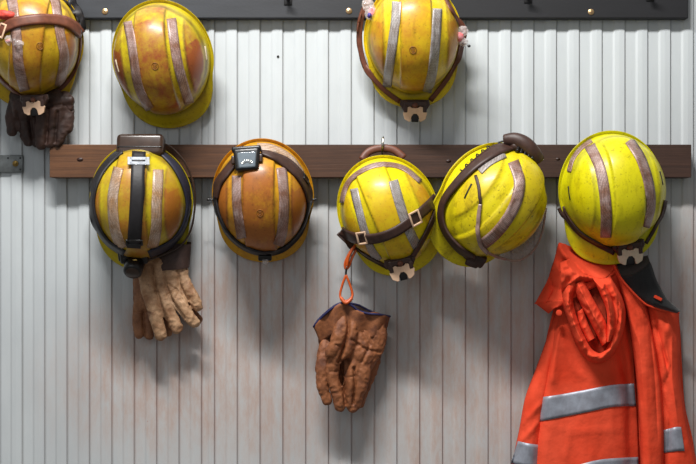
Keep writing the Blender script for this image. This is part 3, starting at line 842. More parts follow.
g = merge(rbox_geo(frame_at(P(475, 257, 0.09), Vector((-.2, -1, -.3)), math.radians(-35)), 22 * S, 12 * S, 0.026, 0.006, 3), rbox_geo(frame_at(P(472, 263, 0.09), Vector((-.2, -1, -.3)), math.radians(-20)), 13 * S, 7 * S, 0.018, 0.005, 3))
mesh_obj('lamp_head', g[0], g[1], MAT['strap_dark'], t)
g = rbox_geo(frame_at(P(444, 216, 0.098), Vector((-.6, -1, 0)), math.radians(-8)), 9 * S, 9 * S, 0.008, 0.003, 3)
mesh_obj('slider', g[0], g[1], MAT['plastic_black'], t)

# clear safety glasses hung under the sideways hat
t = empty('safety_glasses', 'clear scuffed safety glasses tucked under the sideways yellow hat', 'safety glasses', Matrix.Translation(P(515, 245, 0.08)))
h7.ribbon('temple_arm', [(480.5, 204), (479, 218), (478.5, 232), (481, 244), (488, 252)], 3.6, MAT['glasses_arm'], 0.002, 0.002, n=30, smooth=2, parent=t, lift=0.001)
tube('temple_arm', [(481, 244, 0.17), (488, 252, 0.155), (497, 257, 0.13), (506, 259.5, 0.11)], 0.003, MAT['glasses_arm'], t, 24, flat=0.6)
tube('lens_rim', [(483, 246, 0.128), (494, 254, 0.115), (505, 259, 0.10), (518, 260.5, 0.09), (530, 254, 0.08), (538, 243, 0.075), (543, 228, 0.075), (546, 208, 0.08)], 0.0024, MAT['glasses_arm'], t, 50)
lo = catmull([(484, 247, 0.126), (505, 259, 0.10), (518, 260, 0.09), (530, 254, 0.08), (538, 243, 0.075), (546, 209, 0.08)], 30)
hi = catmull([(484, 240, 0.11), (505, 246, 0.085), (518, 244, 0.075), (528, 236, 0.068), (534, 226, 0.068), (541, 205, 0.075)], 30)
V = []; F = []
for j in range(8):
    for a, b in zip(lo, hi):
        q = [lerp(x, y, j / 7) for x, y in zip(a, b)]; q[2] += 0.006 * math.sin(j / 7 * math.pi); V.append(P(*q))
for j in range(7):
    for i in range(29): F.append((j * 30 + i, j * 30 + i + 1, j * 30 + 31 + i, j * 30 + 30 + i))
mesh_obj('lens', V, F, MAT['glasses'], t)

# ear plug packs tucked in the straps
def plug_pack(px, py, d, label, parts):
    t = empty('earplug_pack', label, 'earplugs', Matrix.Translation(P(px, py, d)), 'earplug packs tucked in the hat straps')
    for i, (nm, dx, dy, dd, rx, ry, rz, m, amp) in enumerate(parts):
        crumple(nm, px + dx, py + dy, d + dd, rx, ry, rz, MAT[m], t, px * 0.13 + i, amp)
plug_pack(4, 16, 0.19, 'red foam earplugs under the brown band of the far left hat', [('earplug', 0, -1, 0, 10, 4.5, 4, 'foam_red', 0.3)])
plug_pack(15, 41, 0.185, 'crumpled clear earplug pack below the brown band of the far left hat', [('wrapper', -1, -1, 0, 8, 5.5, 4, 'clear', 0.6), ('wrapper', 4, 3, 0.004, 5, 4, 4, 'clear', 0.7), ('earplug', -4, 0, -0.003, 5, 2.4, 2.6, 'foam_pink', 0.2), ('earplug', 3, -3, -0.003, 3.5, 2, 2, 'foam_blue', 0.2)])
plug_pack(371, 12, 0.10, 'clear earplug pack with pink and blue plugs on left strap of golden hat', [('wrapper', -3, -7, 0, 6, 5, 4, 'clear', 0.7), ('wrapper', 0, 1, 0, 6, 7, 4, 'clear', 0.5), ('earplug', 1, 0, 0.003, 3.5, 5, 3, 'foam_pink', 0.2), ('earplug', -1.5, 3.5, 0.007, 2.2, 2.6, 3, 'foam_blue', 0.2)])
plug_pack(459, 37, 0.11, 'pink earplug pack with clear wrapper on right strap of golden hat', [('earplug', 0, 0, 0.004, 4.4, 4.6, 4, 'foam_pink', 0.2), ('wrapper', 4, -6, 0, 5, 5, 3.5, 'clear', 0.7), ('wrapper', 4, 5, 0, 4.5, 4, 3.5, 'clear', 0.7), ('plug_tip', 10, 9, 0, 1.6, 1.4, 1.4, 'plastic_black', 0.1)])

# ------------------------------------------------------------------ gloves
def blob_mesh(chains, voxel=0.0022, iters=6):
    """Union of tapered capsules (px, py, depth, radius px[, flat]) as one smooth skin."""
    bm = bmesh.new()
    for ch in chains:
        flat = 0.72
        if isinstance(ch, dict): flat = ch['flat']; ch = ch['pts']
        n = max(8, len(ch) * 7)
        cs = catmull(ch, n)
        pts = [P(*c[:3]) for c in cs]; rad = [c[3] * S for c in cs]
        # rounded ends
        def cap(p, t, r, sgn):
            out = []
            for k in (1, 2, 3, 4):
                a = k / 4 * math.pi / 2
                out.append((p + t * sgn * r * math.sin(a) * 0.9, max(r * math.cos(a), r * 0.08)))
            return out
        t0 = (pts[1] - pts[0]).normalized(); t1 = (pts[-1] - pts[-2]).normalized()
        s0 = cap(pts[0], t0, rad[0], -1)[::-1]; s1 = cap(pts[-1], t1, rad[-1], 1)
        allp = [q[0] for q in s0] + pts + [q[0] for q in s1]; allr = [q[1] for q in s0] + rad + [q[1] for q in s1]
        V, F = tube_geo(allp, allr, 14, flat=flat)
        vs = [bm.verts.new(v) for v in V]
        for f in F:
            try: bm.faces.new([vs[i] for i in f])
            except ValueError: pass
    bmesh.ops.recalc_face_normals(bm, faces=bm.faces)
    me = bpy.data.meshes.new('tmp'); bm.to_mesh(me); bm.free()
    o = bpy.data.objects.new('tmp', me); C.objects.link(o)
    md = o.modifiers.new('r', 'REMESH'); md.mode = 'VOXEL'; md.voxel_size = voxel
    ms = o.modifiers.new('s', 'SMOOTH'); ms.iterations = iters; ms.factor = 0.5
    dg = bpy.context.evaluated_depsgraph_get()
    ev = o.evaluated_get(dg); me2 = bpy.data.meshes.new_from_object(ev)
    V = [v.co.copy() for v in me2.vertices]; Nn = [v.normal.copy() for v in me2.vertices]
    F = [tuple(p.vertices) for p in me2.polygons]
    bpy.data.objects.remove(o); bpy.data.meshes.remove(me); bpy.data.meshes.remove(me2)
    return V, Nn, F

def pxof(v):
    k = D / (D + v.y)
    return 348 + v.x * k / S, 232 - (v.z - ZC) * k / S

def seg_dist(x, y, pts):
    best = 1e9; bt = 0
    for i in range(len(pts) - 1):
        ax, ay = pts[i][:2]; bx, by = pts[i + 1][:2]
        dx, dy = bx - ax, by - ay; L = dx * dx + dy * dy or 1e-9
        t = max(0, min(1, ((x - ax) * dx + (y - ay) * dy) / L))
        q = math.hypot(x - ax - dx * t, y - ay - dy * t)
        if q < best: best = q; bt = (i + t) / (len(pts) - 1)
    return best, bt

def creased(V, Nn, lines, wob=0.0012, freq=38, seed=0.0, fine=0.0):
    out = []
    for v, n_ in zip(V, Nn):
        q = v + n_ * (wob * noise.fractal(v * freq + Vector((seed, 0, 0)), 0.9, 2.0, 3))
        if fine: q += n_ * fine * (1 - abs(noise.noise(v * freq * 2.1 + Vector((0, seed, 0)))) * 2.4)
        if n_.y < 0.2:
            x, y = pxof(v)
            for pts, w, dep in lines:
                dd, _ = seg_dist(x, y, pts)
                if dd < w * 2.5: q += Vector((0, dep * math.exp(-(dd / w) ** 2), 0))
        out.append(q)
    return out

def glove_part(name, chains, mat, parent, lines=(), wob=0.0012, seed=0.0, voxel=0.0022, iters=5, fine=0.0004, label=None):
    V, Nn, F = blob_mesh(chains, voxel, iters)
    V = creased(V, Nn, lines, wob, 38, seed, fine)
    return mesh_obj(name, V, F, mat, parent, label=label)

# dark pair under the far left hat
t = empty('leather_glove', 'dark brown leather glove, left one of the pair under the far left hat', 'glove', Matrix.Translation(P(24, 110, 0.03)), 'dark brown gloves')
glove_part('hand', [
    [(22, 88, .035, 11), (22, 100, .035, 12), (24, 112, .036, 12)],
    [(14, 104, .034, 6), (11, 118, .036, 6), (12, 132, .036, 5)],
    [(22, 112, .036, 7), (24, 128, .038, 6.5), (28, 142, .036, 5)],
    [(31, 110, .03, 7), (34, 128, .03, 6), (37, 143, .03, 5)]], MAT['glove_dark'], t, [([(17, 112), (20, 134)], 1.6, .006), ([(29, 112), (32, 138)], 1.5, .005)], seed=1, wob=0.0022)
t = empty('leather_glove', 'dark brown leather glove, right one of the pair under the far left hat', 'glove', Matrix.Translation(P(55, 110, 0.05)), 'dark brown gloves')
hd = glove_part('hand', [
    [(54, 100, .045, 13), (54, 112, .046, 15), (53, 122, .045, 13)],
    [(64, 98, .045, 8), (67, 110, .046, 7), (66, 128, .046, 7)],
    [(43, 114, .05, 6.5), (42, 130, .05, 6.5), (41, 145, .048, 5.5)],
    [(52, 118, .048, 6.5), (52, 132, .05, 6), (50, 144, .048, 5)],
    [(62, 116, .046, 7), (62, 130, .05, 6.5), (58, 143, .048, 5)]], MAT['glove_dark'], t,
    [([(48, 108), (46, 142)], 1.6, .007), ([(57, 112), (55, 142)], 1.5, .006), ([(40, 108), (66, 104), (72, 110)], 1.6, .005)], seed=4, wob=0.0022)
glove_part('cuff', [{'pts': [(40, 100, .05, 6), (54, 100, .052, 7), (70, 101, .05, 5)], 'flat': .8}, {'pts': [(66, 104, .048, 5), (70, 108, .048, 4)], 'flat': .8}], MAT['strap_dark'], t, seed=6, wob=0.002)

# tan pair under the headlamp hat
t = empty('leather_glove', 'worn tan leather glove with dark cuff, front one of the pair under the headlamp hat', 'glove', Matrix.Translation(P(165, 270, 0.05)), 'tan work gloves')
hd = glove_part('hand', [
    {'pts': [(150, 262, .05, 10), (163, 262, .05, 12), (178, 262, .05, 11)], 'flat': .55},
    {'pts': [(152, 272, .05, 9), (166, 274, .05, 12), (180, 272, .05, 9)], 'flat': .55},
    {'pts': [(158, 286, .05, 10), (172, 288, .05, 12), (184, 284, .048, 8)], 'flat': .55},
    [(144, 268, .056, 6.5), (149, 290, .062, 7.2), (155, 314, .062, 6.8), (161, 335.5, .058, 6)],
    [(160, 288, .056, 7), (167, 308, .064, 6.6), (177, 328, .06, 6)],
    [(171, 290, .056, 7), (179, 302, .066, 6.8), (190, 318, .064, 5.8), (195, 323, .06, 5.2)],
    [(183, 280, .052, 6.5), (190, 292, .060, 6.2), (196, 303, .058, 5.6), (198, 307, .056, 5)]],
    MAT['glove_tan'], t,
    [([(151, 264), (155, 285), (161, 305), (168, 326)], 1.3, .007), ([(163, 266), (166, 285), (172, 300), (184, 318)], 1.2, .006), ([(176, 262), (180, 285), (188, 300)], 1.2, .005),
     ([(146, 296), (158, 292)], 1.0, .002), ([(166, 296), (176, 289), (182, 300)], 1.2, .004), ([(168, 284), (178, 292), (176, 298)], 1.1, .003), ([(187, 296), (194, 304)], 1.0, .002)], seed=9, wob=0.0014, fine=0.0012)
V = []; F = []
# dark gauntlet cuff: flattened flared tube
ring = []
nseg = 40; rowsn = 14
for j in range(rowsn):
    f = j / (rowsn - 1); cx = lerp(171, 171, f); cy = lerp(243, 270, f); rx = lerp(20.5, 18.5, f); c0 = P(cx, cy, 0.045)
    for k in range(nseg):
        a = 2 * math.pi * k / nseg
        yy = cy + 1.5 * math.sin(a * 2) * (1 - f) - 2.6 * math.cos(a) * f
        q = P(cx + rx * math.copysign(abs(math.cos(a)) ** 0.7, math.cos(a)), yy, 0.045 + 0.021 * math.sin(a) + 0.002 * math.sin(3 * a + 5 * f))
        V.append(q)
for j in range(rowsn - 1):
    for k in range(nseg):
        a = j * nseg + k; b = j * nseg + (k + 1) % nseg; F.append((a, b, b + nseg, a + nseg))
o = mesh_obj('cuff', V, F, MAT['cuff_dark'], t, label='dark brown cuff')
t = empty('leather_glove', 'brown leather glove tucked behind the tan one under the headlamp hat', 'glove', Matrix.Translation(P(142, 300, 0.025)), 'tan work gloves')
glove_part('hand', [
    {'pts': [(146, 262, .03, 11), (146, 278, .03, 12), (146, 300, .03, 13)], 'flat': .5},
    {'pts': [(138, 276, .026, 5), (138, 296, .026, 5.5), (140, 306, .026, 6)], 'flat': .6},
    [(138, 306, .032, 5.5), (138, 322, .033, 5.4), (139, 335, .032, 4.8)],
    [(148, 308, .03, 5.5), (148, 324, .03, 5.2), (149, 336, .03, 4.6)],
    [(160, 310, .03, 6), (166, 324, .03, 5.4), (168, 333, .03, 4.6)],
    [(176, 296, .03, 8), (190, 312, .035, 6.5), (198, 320, .036, 5.5)]], MAT['glove_tan2'], t,
    [([(143, 312), (144, 336)], 1.1, .005), ([(134, 312), (144, 313), (152, 310)], 1.0, .004)], seed=12, wob=0.0018)

# chestnut pair on the orange clip
t = empty('leather_glove', 'chestnut leather glove with navy edged cuff, front one hanging from the orange clip', 'glove', Matrix.Translation(P(350, 310, 0.05)), 'chestnut gloves on the clip')
glove_part('hand', [
    {'pts': [(353, 322, .06, 12), (356, 338, .062, 16), (359, 354, .062, 18), (356, 368, .06, 15)], 'flat': .55},
    {'pts': [(374, 322, .055, 11), (375, 338, .056, 12), (371, 354, .056, 10)], 'flat': .6},
    [(345, 314, .072, 5), (341, 330, .084, 7), (335, 346, .088, 6.8), (330, 352, .086, 5.5)],
    [(352, 318, .075, 5), (350, 336, .084, 7), (345, 350, .084, 7), (336, 360, .08, 5.5)],
    [(336, 352, .074, 7), (332, 374, .072, 6.4), (337, 392, .07, 6), (340, 407, .066, 5.2)],
    [(353, 364, .072, 8), (351, 382, .074, 7.2), (350, 396, .07, 6.4), (353, 408, .066, 5.2)],
    [(364, 362, .066, 9), (361, 380, .07, 7.8), (357, 395, .068, 6.6), (356, 405, .064, 5)]], MAT['glove_brown'], t,
    [([(348, 312), (348.5, 332), (344, 348), (339, 362)], 1.5, .014), ([(343, 362), (342, 380), (346, 404)], 1.6, .014), ([(348, 362), (344, 376), (345, 390)], 2.6, .016), ([(354, 368), (355, 385), (353, 404)], 1.3, .009),
     ([(336, 345), (345, 348)], .9, .0025), ([(352, 340), (366, 350), (380, 352)], 1.4, .004), ([(362, 330), (370, 345), (362, 362)], 1.4, .004), ([(330, 372), (340, 371)], .9, .002), ([(345, 378), (356, 376)], .9, .002), ([(357, 330), (364, 316)], 1.2, .004)], seed=15, wob=0.0016, fine=0.0012)
# open cuff: folded sleeve of leather, with a navy bound edge
rim = catmull([(313.5, 327, .060, 0), (323, 316, .075, 0), (334, 307, .085, 0), (343, 302.5, .088, 0), (351, 305, .090, 0), (358, 310.5, .085, 0), (368, 313.5, .082, 0), (380, 314.5, .075, 0), (390, 316.5, .055, 0)], 40)
low = catmull([(321, 345, .055, 0), (327, 338, .068, 0), (335, 334, .080, 0), (343, 334, .078, 0), (350, 335, .080, 0), (358, 336, .078, 0), (366, 338, .074, 0), (375, 338, .068, 0), (384, 340, .050, 0)], 40)
V = []; F = []
for j in range(10):
    f = j / 9
    for i, (a, b) in enumerate(zip(rim, low)):
        q = P(lerp(a[0], b[0], f), lerp(a[1], b[1], f), lerp(a[2], b[2], f) + 0.004 * math.sin(i * 0.55 + f * 2.2))
        V.append(q)
for j in range(9):
    for i in range(39): F.append((j * 40 + i, j * 40 + i + 1, j * 40 + 41 + i, j * 40 + 40 + i))
cf = mesh_obj('cuff', V, F, MAT['glove_brown'], t); md = cf.modifiers.new('t', 'SOLIDIFY'); md.thickness = 0.002
V, F = tube_geo([P(q[0], q[1], q[2]) for q in rim], 0.0026, 8); mesh_obj('cuff_binding', V, F, MAT['navy_bind'], cf, label='navy cuff binding')
t2 = empty('leather_glove', 'chestnut leather glove behind the other one on the orange clip', 'glove', Matrix.Translation(P(350, 312, 0.03)), 'chestnut gloves on the clip')
glove_part('hand', [
    {'pts': [(330, 340, .035, 13), (345, 338, .035, 16), (370, 336, .035, 14)], 'flat': .5},
    {'pts': [(345, 350, .035, 18), (368, 352, .036, 15)], 'flat': .5},
    [(327, 345, .055, 8), (322.5, 362, .068, 6.5), (322.5, 382, .07, 6.2), (327, 401, .068, 5)],
    [(338, 360, .035, 8), (338, 380, .038, 7), (340, 396, .038, 6)],
    [(372, 352, .04, 9), (370, 368, .04, 8.5), (364, 384, .04, 7.5), (358, 403, .04, 6)]], MAT['glove_brown'], t2, [([(334, 364), (335, 390)], 1.2, .004)], seed=21, wob=0.0024, fine=0.0009)
rim2 = catmull([(313.5, 327, .056, 0), (320, 318, .040, 0), (336, 305, .036, 0), (346, 303, .036, 0), (358, 305, .034, 0), (368, 310, .030, 0), (380, 314.5, .034, 0), (390, 316.5, .05, 0)], 40)
low2 = catmull([(321, 345, .048, 0), (335, 340, .03, 0), (350, 338, .03, 0), (370, 340, .03, 0), (384, 342, .045, 0)], 40)
V = []; F = []
for j in range(8):
    f = j / 7
    for i, (a, b) in enumerate(zip(rim2, low2)): V.append(P(lerp(a[0], b[0], f), lerp(a[1], b[1], f), lerp(a[2], b[2], f)))
for j in range(7):
    for i in range(39): F.append((j * 40 + i, j * 40 + i + 1, j * 40 + 41 + i, j * 40 + 40 + i))
cf = mesh_obj('cuff', V, F, MAT['cuff_dark'], t2, label='dark inner cuff'); md = cf.modifiers.new('t', 'SOLIDIFY'); md.thickness = 0.0015
V, F = tube_geo([P(q[0], q[1], q[2]) for q in rim2], 0.0024, 8); mesh_obj('cuff_binding', V, F, MAT['navy_bind'], cf, label='navy cuff binding')

t = empty('glove_clip', 'bright orange plastic glove clip hanging below the tilted yellow hat', 'clip', Matrix.Translation(P(347, 270, 0.07)))
tube('strap_loop', [(358, 243, .085), (353, 248, .09), (348, 256, .088), (345, 264, .085), (346, 269, .084), (349, 266, .086), (352, 258, .09), (356, 250, .088)], 0.0030, MAT['orange_clip'], t, 50, flat=0.8)
tube('strap_loop', [(354, 247, .092), (349, 256, .094), (347, 266, .09)], 0.0034, MAT['orange_clip'], t, 24)
tube('swivel', [(346.5, 268, .085), (346, 272, .084), (345.8, 277, .084)], 0.0024, MAT['plastic_black'], t, 12)
tube('clip_ring', [(346, 275, .084), (342.6, 284, .084), (340.2, 294, .084), (341.5, 299, .088), (346, 301, .092), (350.5, 299, .088), (352.5, 294, .084), (349.6, 284, .084), (346, 275, .084)], 0.0027, MAT['orange_clip'], t, 60, closed=True)
tube('clip_grip', [(341, 298, .09), (346, 303, .095), (352, 298, .09)], 0.004, MAT['orange_clip'], t, 14)

# ------------------------------------------------------------------ jacket
JK = empty('safety_jacket', 'orange high visibility work jacket with grey reflective bands, hung under the lime hat', 'jacket', Matrix.Translation(P(620, 260, 0.03)))
def fold(x, y, lines):
    s_ = 0
    for pts, w, hgt in lines:
        dd, tt = seg_dist(x, y, pts)
        if dd < 3 * w: s_ += hgt * math.exp(-(dd / w) ** 2)
    return s_

def cusp(x, y, pts, w, hgt, side=0):
    dd, tt = seg_dist(x, y, pts)
    if dd > 5 * w: return 0.0
    return hgt * math.exp(-dd / w) * min(1.0, 4 * tt + 0.25) * min(1.0, 4 * (1 - tt) + 0.25)
def under_hat(x, y, d):
    """Cloth passes behind the peak of the lime hat."""
    yb = 266 - ((x - 612) / 50) ** 2 * 24
    return min(d, 0.036 + max(0.0, y - yb) * 0.0042)
SHEETS = {}
def sheet(name, left, right, dfun, mat, nu=50, nv=80, edge=0.012, lines=(), parent=JK, thick=0.002, key=None, edgew=0.12, label=None, wr=0.002, cusps=()):
    """Cloth panel lofted between two edge curves; dfun(u, v, px, py) is its stand-off from the wall."""
    L = catmull([(x, y, 0.0) for x, y in left], nv); R_ = catmull([(x, y, 0.0) for x, y in right], nv)
    V = []; F = []
    for j in range(nv):
        for i in range(nu):
            u = i / (nu - 1); x = lerp(L[j][0], R_[j][0], u); y = lerp(L[j][1], R_[j][1], u)
            d = dfun(u, j / (nv - 1), x, y) + fold(x, y, lines)
            for cl in cusps: d += cusp(x, y, *cl)
            d += wr * noise.fractal(Vector((x * 0.07, y * 0.035, 2.0 + len(name))), 0.8, 2.0, 3)
            e = min(u, 1 - u)
            d -= edge * (1 - min(1, e / edgew)) ** 2
            V.append(P(x, y, max(0.006, under_hat(x, y, d))))
    for j in range(nv - 1):
        for i in range(nu - 1):
            a = j * nu + i; F.append((a, a + 1, a + nu + 1, a + nu))
    o = mesh_obj(name, V, F, mat, parent, label=label)
    md = o.modifiers.new('t', 'SOLIDIFY'); md.thickness = thick; md.offset = -1
    if key: SHEETS[key] = (BVHTree.FromPolygons(V, F), V, F, nu, nv)
    return o

def band(name, key, top, bot, mat, parent, n=50, m=8, off=0.0016, label=None):
    """Reflective band sewn on a cloth panel, between two px curves."""
    bvh = SHEETS[key][0]
    T = catmull([(x, y, 0.0) for x, y in top], n); B_ = catmull([(x, y, 0.0) for x, y in bot], n)
    V = []; F = []; last = 0.04
    for j in range(m):
        for a, b in zip(T, B_):
            x = lerp(a[0], b[0], j / (m - 1)); y = lerp(a[1], b[1], j / (m - 1))
            d = (P(x, y, 0) - CAM).normalized()
            loc, nrm, idx, dist = bvh.ray_cast(CAM, d)
            if loc is None:
                loc = P(x, y, last)
            else: last = -loc.y
            V.append(loc - d * off)
    for j in range(m - 1):
        for i in range(n - 1): F.append((j * n + i, j * n + i + 1, j * n + n + i + 1, j * n + n + i))
    o = mesh_obj(name, V, F, mat, parent, label=label)
    md = o.modifiers.new('t', 'SOLIDIFY'); md.thickness = 0.0008; md.offset = 0
    return o

# back layer hanging near the wall
sheet('back_panel', [(575, 258), (556, 300), (538, 380), (528, 450), (520, 560)], [(640, 262), (650, 285), (664, 302), (678, 316), (684, 400), (694, 450), (706, 560)],
      lambda u, v, x, y: 0.016 + 0.010 * math.sin(u * math.pi), MAT['orange'], edge=0.0)
# left sleeve
sl = sheet('sleeve', [(560, 298), (549, 332), (536, 368), (525, 398), (519, 430), (512, 462), (508, 478)], [(585, 300), (572, 340), (556, 380), (548, 410), (544, 440), (541, 470), (540, 482)],
      lambda u, v, x, y: 0.030 + 0.026 * math.sin(u * math.pi) ** 0.7, MAT['orange'], key='sleeve', edge=0.010,
      lines=[([(520, 425), (540, 405)], 3, .004), ([(522, 440), (538, 424)], 3, .004), ([(548, 345), (545, 400)], 4, .003)])
band('reflective_band', 'sleeve', [(518, 441), (526, 443), (536, 444.5), (541, 445)], [(511, 463), (520, 465), (532, 467), (540, 468)], MAT['tape_jacket'], sl)
band('cuff', 'sleeve', [(511, 463.5), (520, 465.5), (532, 467.5), (540, 468.5)], [(508, 477), (518, 480), (530, 481), (540, 481)], MAT['lining'], sl, label='black sleeve cuff')
# main front panel
bp = sheet('front_panel', [(566, 286), (556, 322), (547, 360), (540, 396), (537, 425), (535, 464), (531, 520), (528, 560)], [(622, 272), (628, 310), (634, 350), (636, 381), (638, 420), (640, 464), (642, 520), (644, 560)],
      lambda u, v, x, y: 0.050 + 0.020 * math.sin(min(1, u * 1.05) * math.pi) ** 0.6 + 0.004 * math.sin(u * 9 + v * 2), MAT['orange'], key='front', edge=0.016, edgew=0.10,
      lines=[([(600, 360), (590, 400), (586, 470)], 16, .008), ([(620, 350), (630, 400), (632, 464)], 5, -.012), ([(556, 330), (552, 380)], 5, .004), ([(560, 300), (610, 372)], 10, .004)],
      cusps=[([(562, 318), (556, 350), (550, 392)], 2.5, .006), ([(582, 350), (596, 372), (628, 380)], 3, .004), ([(620, 355), (628, 385), (629, 464)], 3, -.012), ([(545, 425), (580, 432), (632, 428)], 2.0, .0022), ([(572, 425), (564, 464)], 3, .003), ([(556, 330), (575, 372), (600, 384)], 4, .004)])
band('reflective_band', 'front', [(542, 397), (560, 394.5), (590, 389), (612, 385), (634, 383.5)], [(539, 421.5), (560, 417.5), (590, 411.5), (612, 407), (636, 406)], MAT['tape_jacket'], bp)
band('reflective_band', 'front', [(536, 474), (560, 470), (585, 463), (605, 459), (638, 457)], [(535, 498), (560, 494), (590, 487), (612, 482), (640, 480)], MAT['tape_jacket'], bp)
# right front with the placket fold
rp = sheet('side_panel', [(640, 276), (650, 330), (658, 380), (660, 430), (662, 480), (664, 560)], [(679, 312), (680, 345), (681, 381), (686, 415), (691, 440), (698, 468), (712, 560)],
      lambda u, v, x, y: 0.044 + 0.022 * math.sin(u * math.pi) ** 0.6, MAT['orange'], key='side', edge=0.014,
      lines=[([(652, 300), (664, 330), (664, 380)], 4, .008), ([(663, 350), (668, 365), (664, 385)], 3, -.006), ([(670, 320), (676, 400)], 4, .004), ([(660, 312), (670, 318), (668, 332)], 3, .005)],
      cusps=[([(654, 318), (662, 345), (668, 372)], 1.6, -.008), ([(666, 352), (670, 364), (664, 378)], 1.6, .010), ([(656, 316), (668, 322), (677, 320)], 1.4, -.003), ([(672, 330), (672, 380), (678, 425)], 2.0, .004), ([(662, 395), (670, 420), (668, 460)], 2.5, -.006)])
band('reflective_band', 'side', [(662, 430.5), (668, 429), (676, 427), (681, 427)], [(662, 453), (670, 452), (678, 451), (684.5, 451)], MAT['tape_jacket'], rp)
pk = sheet('placket', [(612, 266), (624, 300), (630, 330), (634, 360), (637, 390), (640, 430), (641, 470), (643, 560)], [(634, 272), (645, 300), (652, 330), (658, 360), (662, 390), (664, 430), (664, 470), (666, 560)],
      lambda u, v, x, y: 0.066 + 0.016 * math.sin(u * math.pi) ** 0.6, MAT['orange'], key='placket', edge=0.014,
      lines=[([(628, 300), (644, 360), (648, 464)], 5, .004), ([(634, 340), (640, 400)], 3, -.003)],
      cusps=[([(622, 290), (634, 310), (646, 322)], 1.4, .003), ([(634, 330), (650, 326)], 1.2, -.003), ([(640, 290), (650, 330), (655, 380), (658, 440)], 2.0, -.005), ([(630, 318), (640, 345), (644, 400)], 2.0, .004)])
# black lining of the open collar
sheet('collar_lining', [(616, 262), (621, 276), (630, 287), (642, 299), (655, 306), (677, 312.5)], [(648, 256), (652, 268), (656, 280), (662, 292), (668, 301), (680, 311.5)],
      lambda u, v, x, y: 0.086 + 0.008 * math.sin(u * 3.14), MAT['lining'], edge=0.004, label='black inner collar lining')
tube('piping', [(613, 262, .034), (619, 275, .08), (630, 289, .092), (644, 303, .09), (652, 307, .086), (664, 310.5, .08), (679, 313, .07)], 0.0022, MAT['orange'], JK, 40)
# standing collar flap on the left
sheet('collar_flap', [(559, 243), (554, 262), (547, 282), (536, 303), (536, 303), (549, 313)], [(612, 258), (615, 268), (600, 283), (585, 292), (572, 300), (558, 306)],
      lambda u, v, x, y: 0.058 + 0.034 * sm(0, 0.8, u), MAT['orange'], edge=0.008,
      lines=[([(562, 250), (575, 268), (600, 272)], 5, .010), ([(556, 268), (566, 284), (560, 300)], 5, .007), ([(566, 262), (590, 282)], 3, -.007), ([(548, 285), (562, 290)], 3, -.005), ([(575, 255), (610, 268)], 4, .008)],
      cusps=[([(562, 246), (568, 262), (580, 274), (604, 272)], 2.0, .012), ([(556, 262), (562, 276), (558, 296)], 1.8, .010), ([(550, 275), (554, 290), (546, 305)], 1.6, -.007), ([(572, 262), (590, 262), (608, 262)], 1.8, -.008), ([(564, 280), (578, 284), (592, 280)], 1.8, -.007)])
# scrunched hood: gathered cloth hanging in a loop, hollow in the middle
MAT['orange_hollow_shade'] = simple('orange_cloth_shaded', rgb(150, 46, 24), 0.85, var=0.35, vscale=40, bmp=0.3, spec=0.2)  # darker orange: shade of the hood's hollow painted into the cloth colour
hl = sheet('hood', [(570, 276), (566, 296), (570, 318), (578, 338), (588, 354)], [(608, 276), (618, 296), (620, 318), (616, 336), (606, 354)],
      lambda u, v, x, y: 0.086 + 0.004 * math.sin(u * 9), MAT['orange_hollow_shade'], nu=60, nv=60, edge=0.0, label='orange hood hanging in a scrunched loop', wr=0.006,
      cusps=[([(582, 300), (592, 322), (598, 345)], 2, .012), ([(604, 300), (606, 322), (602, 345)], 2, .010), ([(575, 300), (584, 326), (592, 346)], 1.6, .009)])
def strand(outer, inner, base, bulge, lines, n=110, wr=0.004, mat=None, dz=None, lean=0.0, power=0.6, wfreq=0.16):
    L = catmull([(x, y, 0.0) for x, y in outer], n); R_ = catmull([(x, y, 0.0) for x, y in inner], n); V = []; F = []; m = 22
    for j in range(n):
        for i in range(m):
            u = i / (m - 1); x = lerp(L[j][0], R_[j][0], u); y = lerp(L[j][1], R_[j][1], u)
            uu = u ** (1 + lean) if lean >= 0 else 1 - (1 - u) ** (1 - lean)
            d = base + (dz(j / (n - 1)) if dz else 0) + bulge * max(0, math.sin(uu * math.pi)) ** power
            for cl in lines: d += cusp(x, y, *cl)
            w_ = 1 - abs(noise.noise(Vector((x * wfreq, y * wfreq * 0.7, base * 70)))) * 2.2
            d += wr * w_ * math.sin(u * math.pi)
            V.append(P(x, y, max(0.03, under_hat(x, y, d))))
    for j in range(n - 1):
        for i in range(m - 1):
            a = j * m + i; F.append((a, a + 1, a + m + 1, a + m))
    o = mesh_obj('fold', V, F, mat or MAT['orange'], hl)
    md = o.modifiers.new('t', 'SOLIDIFY'); md.thickness = 0.002; md.offset = -1
    return o
# outer roll of the hood: left side, round the bottom, up the right side
strand([(566, 278), (561, 290), (562, 304), (568, 322), (574, 339), (582, 354), (591, 362), (600, 363.5), (611, 357), (620, 342), (625, 325), (625, 306), (618, 288), (609, 274)],
       [(581, 286), (576, 296), (575, 306), (579, 321), (585, 336), (591, 347), (597, 352), (601, 352.5), (606, 348), (610, 337), (612, 322), (610, 306), (604, 292), (597, 282)],
       0.076, 0.036, [([(570, 286), (568, 304), (575, 326), (586, 350)], 1.3, .008), ([(575, 292), (572, 308), (579, 330)], 1.0, -.007), ([(618, 296), (619, 318), (614, 342)], 1.2, -.008),
                      ([(586, 358), (598, 356), (610, 350)], 1.2, .006), ([(612, 286), (622, 308), (620, 332)], 1.2, .006), ([(566, 306), (576, 302)], 1.0, .005), ([(570, 326), (582, 322)], 1.0, .004), ([(576, 344), (590, 336)], 1.0, .004)], n=150)
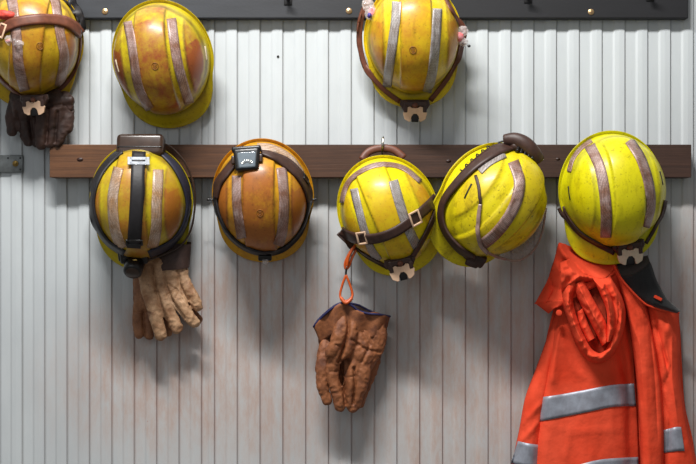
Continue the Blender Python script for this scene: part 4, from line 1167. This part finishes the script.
# two twisted inner folds
strand([(584, 280), (592, 296), (600, 310), (607, 324), (610, 340)], [(572, 286), (580, 304), (588, 318), (594, 330), (602, 346)], 0.088, 0.026,
       [([(578, 284), (588, 304), (600, 328)], 1.2, .008), ([(576, 300), (590, 312)], 1.2, -.006)], dz=lambda t: 0.010 * math.sin(t * math.pi))
strand([(600, 272), (609, 290), (615, 308), (616, 326), (611, 342)], [(592, 277), (600, 294), (606, 310), (607, 326), (606, 342)], 0.096, 0.024,
       [([(598, 276), (607, 298), (611, 322)], 1.0, .008)], dz=lambda t: 0.008 * math.sin(t * math.pi), lean=0.4)
strand([(577, 312), (580, 326), (588, 342)], [(584, 308), (588, 322), (595, 338)], 0.090, 0.014, [], wr=0.002)
# collar cloth drawn across the top of the loop
strand([(560, 262), (574, 258), (592, 258), (606, 260), (618, 262)], [(562, 293), (573, 288), (586, 282), (600, 281), (617, 272)], 0.092, 0.026,
       [([(564, 288), (580, 276), (612, 264)], 1.6, .012), ([(562, 270), (580, 266), (600, 270)], 1.6, -.009), ([(572, 288), (576, 278), (590, 268)], 1.2, .006), ([(592, 282), (600, 272), (616, 268)], 1.2, -.006)], wr=0.005, lean=-0.3)
g = rbox_geo(frame_at(P(658, 298, .099), Vector((0, -1, 0)), math.radians(-28)), 8 * S, 3 * S, 0.002, 0.0006, 2); mesh_obj('hanging_tab', g[0], g[1], MAT['orange'], JK)
M = frame_at(P(559, 313, .098), Vector((-.2, -1, 0))); g = cyl_geo(M, 3.2 * S, 2.9 * S, -0.006, 0.003, 20, 0.001); mesh_obj('snap_button', g[0], g[1], MAT['orange'], JK)

# ------------------------------------------------------------------ light, world, camera
def area(name, loc, target, sx, sy, e, col):
    l = bpy.data.lights.new(name, 'AREA'); l.shape = 'RECTANGLE'; l.size = sx; l.size_y = sy; l.energy = e; l.color = col
    o = bpy.data.objects.new(name, l); C.objects.link(o); o.location = loc
    o.rotation_euler = (Vector(target) - Vector(loc)).to_track_quat('-Z', 'Y').to_euler()
    return o
area('key_light', (-0.40, -1.25, 3.35), (-0.1, 0, 1.5), 1.0, 0.13, 90, (1.0, 0.985, 0.96))
area('fill_light', (-1.3, -3.4, 2.6), (0, 0, 1.4), 2.2, 1.6, 12, (0.9, 0.95, 1.0))
w = bpy.data.worlds.new('World'); bpy.context.scene.world = w; w.use_nodes = True
w.node_tree.nodes['Background'].inputs[0].default_value = (0.84, 0.84, 0.84, 1)
w.node_tree.nodes['Background'].inputs[1].default_value = 0.27

cam = bpy.data.cameras.new('Camera'); co = bpy.data.objects.new('Camera', cam); C.objects.link(co)
co.location = CAM; co.rotation_euler = (math.pi / 2, 0, 0)
cam.sensor_width = 36; cam.lens = 36 * D / (696 * S)
bpy.context.scene.camera = co
bpy.context.scene.view_settings.view_transform = 'Standard'
bpy.context.scene.view_settings.look = 'None'
